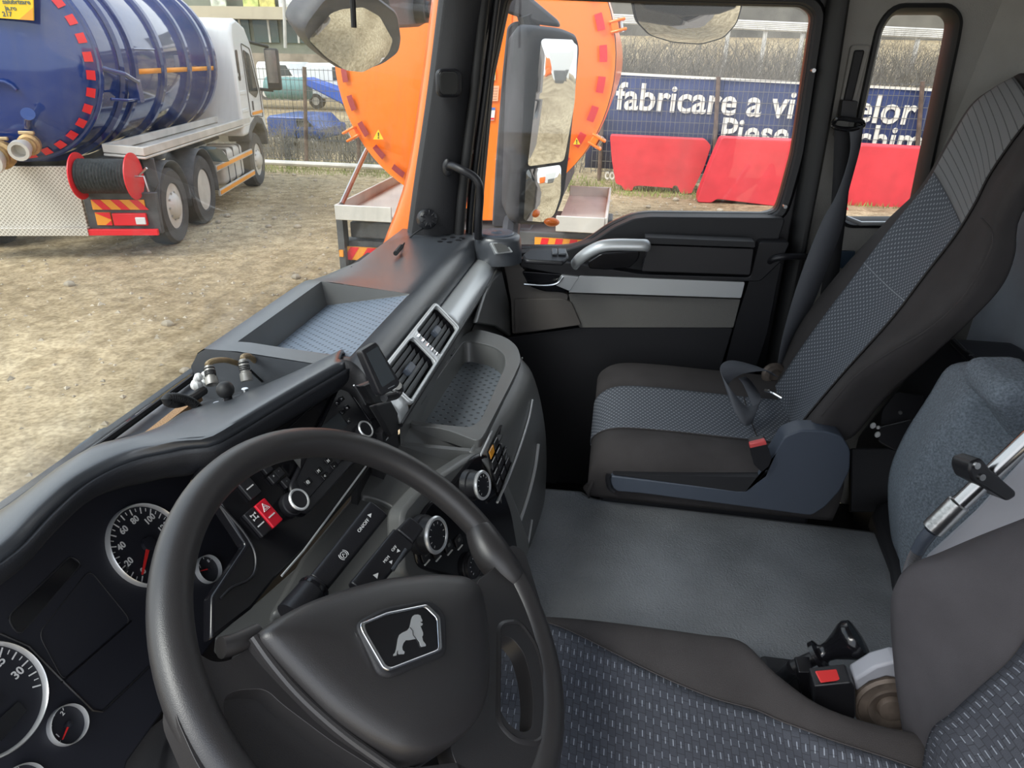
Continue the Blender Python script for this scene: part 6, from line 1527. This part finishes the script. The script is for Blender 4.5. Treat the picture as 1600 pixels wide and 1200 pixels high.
def barrier(label, pts, y, th=.42, notch=None, group=None):
    q = [Y(a, c, y) for a, c in pts]
    b = B(); b.prism(rounded(q, .05), (0,th,0)); o = b.make('road_barrier', BARR, None, bevel=.03, seg=3); tag(o, label, 'barrier', group); return o
barrier('red plastic barrier, wide top and two feet, beside the orange truck', [(953,212),(1104,219),(1111,228),(1100,262),(1083,296),(1081,302),(1064,303),(1058,290),(1052,290),(1048,302),(1052,294),(1000,290),(990,291),(988,298),(974,297),(972,290),(962,287),(956,250)], 14.6)
barrier('red plastic barrier flaring to the ground in the middle of the row', [(1128,215),(1300,222),(1312,300),(1330,335),(1290,332),(1120,311),(1112,317),(1089,316),(1092,304),(1108,262)], 13.7)
barrier('red plastic barrier seen through the narrow side window', [(1345,226),(1500,234),(1520,335),(1500,345),(1425,334),(1322,327),(1318,320)], 14.2)
b = B()
for x_, y_ in ((1125,225),):
    pass
# ------------------------------------------------------------------ bank with brambles, guard rail
rb_ = random.Random(11)
def twigs(name, n, area, label, m, hts, wr=(.003,.010)):
    b = B()
    for k in range(n):
        x = rb_.uniform(area[0], area[1]); y = rb_.uniform(area[2], area[3]); z0 = min(max(0, y-17.2)*.52, 1.9) if area[0] > -6 else 0
        z0 += max(0, y-26)*.12
        h_ = rb_.uniform(*hts); a = rb_.uniform(0, 6.28); sp_r = rb_.uniform(.1, 1.1); dr = rb_.uniform(0, 1.1); w_ = rb_.uniform(*wr)
        ph = rb_.uniform(0, 6.28); wob = rb_.uniform(.02, .12)
        pts = [Vector((x+math.cos(a)*sp_r*t*h_+wob*math.sin(ph+5*t), y+math.sin(a)*sp_r*t*h_*.5, z0+h_*(t*(1+.6*dr)-.95*dr*t*t)+wob*math.cos(ph+6*t))) for t in (0,.2,.4,.6,.8,1)]
        V = []; F = []
        for i, p in enumerate(pts):
            ww = w_*(1-.75*i/5); V += [p+Vector((-ww,0,0)), p+Vector((ww,0,0)), p+Vector((0,0,ww))]
        for i in range(5):
            for j in range(3): F.append((i*3+j, i*3+(j+1) % 3, i*3+3+(j+1) % 3, i*3+3+j))
        b.add(V, F)
    return tag(b.make(name, m, smooth=False), label, 'scrub', kind='stuff')
twigs('brambles', 9000, (-4, 13, 16.6, 26.5), 'tangled leafless grey-brown scrub on the bank behind the banner', mat('dry_twig', (.15,.135,.115), .9, var=.6, vs=5), (.5, 1.6))
twigs('weeds', 1800, (-12, -4.2, 16.3, 19.0), 'low dry weeds and clutter behind the left fence', mat('dry_weed', (.15,.14,.115), .9, var=.6, vs=5), (.3, 1.1), (.004,.014))
gr = thing('guard_rail', 'pale steel guard rail on top of the bank above the scrub', 'guard rail', (4, 27, 2))
gy = 25.5; a, c = Y(1140,40,gy), Y(1560,68,gy)
for k in range(5):
    z = .05*k; b = B(); b.tube([a+Vector((-14,0,z+.35)), c+Vector((3,0,z))], .045, 6); b.make('rail', ALU, gr)
for k in range(8):
    p = a+(c-a)*(k/7.0); b = B(); b.box((p.x, gy+.1, p.z-.7), (.12,.1,1.7)); b.make('rail_post', ALU, gr)
b = B(); b.prism([Vector((-2,40,1)), Vector((40,40,1)), Vector((40,40,6.4)), Vector((20,40,5.9)), Vector((6,40,5.6)), Vector((-2,40,6.2))], (0,2,0)); tag(b.make('hillside', mat('hill', (.15,.14,.12), 1., var=.5, vs=.6)), 'hazy brown hillside far behind the guard rail', 'hillside')
# ------------------------------------------------------------------ building and parked vehicles far left
bd = thing('building', 'low pale building with dark windows and billboards beyond the fence at the upper left', 'building', (-22, 44, 0))
yb_ = 42
def far(px, py, y=yb_): return Y(px, py, y)
b = B(); A_, C_ = far(250,95), far(700,60); b.prism([Vector((A_.x-14,yb_,0)), Vector((-5,yb_,0)), Vector((-5,yb_,8)), Vector((A_.x-14,yb_,8))], (0,6,0)); b.make('wall', mat('far_wall', (.20,.21,.17), .9, var=.3, vs=.4), bd)
zl = far(450,22).z
b = B(); b.box((-23, yb_-.4, zl), (36,1.0,.62)); b.make('ledge', mat('ledge', (.52,.45,.33), .8), bd)
WN_ = mat('far_window', (.05,.08,.08), .15); 
for k in range(9):
    x = far(385,50).x-4+k*1.75; b = B(); b.box((x, yb_-.05, (far(450,30).z+far(450,66).z)/2), (1.5,.1,1.25)); wo_ = b.make('window', WN_, bd)
    b = B(); b.box((x+.2, yb_-.12, (far(450,30).z+far(450,66).z)/2), (.12,.05,1.25)); b.make('window_bar', ALU, wo_)
for px, cc2 in ((400,(.55,.60,.20)),(425,(.62,.55,.18)),(455,(.75,.75,.70)),(480,(.30,.42,.45)),(505,(.55,.52,.25)),(350,(.6,.62,.5))):
    p = far(px,4); b = B(); b.box((p.x, yb_-.6, p.z+.25), (.9,.1,1.3)); b.make('billboard', mat('billboard_colour', cc2, .7, var=.4, vs=3), bd)
b = B(); b.tube([far(446,75,38), far(443,-20,38)], .09, 8); tag(b.make('lamp_pole', ALU), 'thin grey pole in front of the far building', 'pole')
b = B(); b.box((-15, 34, far(460,84,34).z-1.0), (26,1,2.0)); tag(b.make('retaining_wall', mat('stone_wall', (.27,.23,.18), .95, var=.4, vs=1.5)), 'brown stone retaining wall below the far building', 'wall')
def vehicle(name, label, cat, px0, px1, pyt, pyb, y, m, two=None, cab=True):
    t = thing(name, label, cat, Y((px0+px1)/2, pyb, y)); a = Y(px0, pyt, y); c = Y(px1, pyb, y)
    x0, x1, z1, z0 = a.x, c.x, a.z, c.z; L = x1-x0; H = z1-z0; D = 1.9
    b = B(); b.prism([Vector((x0,y,z0+H*.22)), Vector((x1,y,z0+H*.22)), Vector((x1,y,z0+H*.62)), Vector((x1-L*.10,y,z0+H*.66)), Vector((x1-L*.26,y,z1)), Vector((x0+L*.05,y,z1)), Vector((x0,y,z0+H*.9))], (0,D,0)); b.make('body', m, t, bevel=.06, seg=3)
    b = B(); b.prism([Vector((x1-L*.14,y-.01,z0+H*.66)), Vector((x1-L*.27,y-.01,z1-H*.08)), Vector((x1-L*.45,y-.01,z1-H*.08)), Vector((x1-L*.45,y-.01,z0+H*.64))], (0,D+.02,0)); b.make('window', DK, t)
    for fx in (.18,.82):
        b = B(); b.lathe((x0+L*fx, y-.02, z0+H*.17), (0,1,0), [(H*.17,0),(H*.17,.25),(0,.25)], 20); w2 = b.make('wheel', TYRE, t)
        b = B(); b.lathe((x0+L*fx, y-.04, z0+H*.17), (0,1,0), [(H*.09,0),(H*.09,.05),(0,.05)], 16); b.make('hubcap', ALU, w2)
    return t
vehicle('van', 'white van with a teal lower load beyond the fence, left of the rusty post', 'van', 398, 470, 96, 158, 24, BODYW)
vehicle('van', 'white van behind the rusty fence post, half hidden by the front mirror', 'van', 474, 560, 98, 172, 23, BODYW)
vehicle('car', 'blue car parked beyond the fence, low between the cab and the orange truck', 'car', 415, 505, 180, 228, 19.5, mat('car_blue', (.03,.08,.28), .3))
b = B(); p, q = Y(476,120,22.0), Y(560,150,22.0); b.prism([p, q, q+Vector((0,0,-.5)), p+Vector((0,0,-.25))], (0,.6,0)); tag(b.make('tarpaulin', mat('tarp_blue', (.02,.09,.42), .5), bevel=.05), 'bright blue tarpaulin slung over the load behind the rusty post', 'tarpaulin')
b = B(); p, q = Y(420,118,22.6), Y(470,140,22.6)
for k in range(5): c = p.lerp(q, k/4); b.lathe(Vector((c.x, 22.4, p.z-.35)), (1,.0,0), [(.02,0),(.32,.02),(.34,.2),(.30,.36)], 14)
tag(b.make('coiled_pipes', mat('teal_pipe', (.12,.25,.24), .6)), 'teal ribbed pipe load in front of the left white van', 'pipes')
b = B(); a, c = Y(395,252,YF-.3), Y(530,259,YF-.3); b.tube([a+Vector((-2,0,0)), c+Vector((2.,0,0))], .06, 8); tag(b.make('ground_pipe', ALU), 'pale pipe lying along the ground at the foot of the left fence', 'pipe')
b = B(); b.prism([Y(a, c, 2.03) for a, c in ((1262,72),(1268,70),(1262,150),(1254,152))], (0,.002,0)); tag(b.make('window_sticker', mat('pale_yellow', (.8,.75,.25), .6), smooth=False), 'narrow yellow sticker at the rear edge of the passenger window', 'sticker')
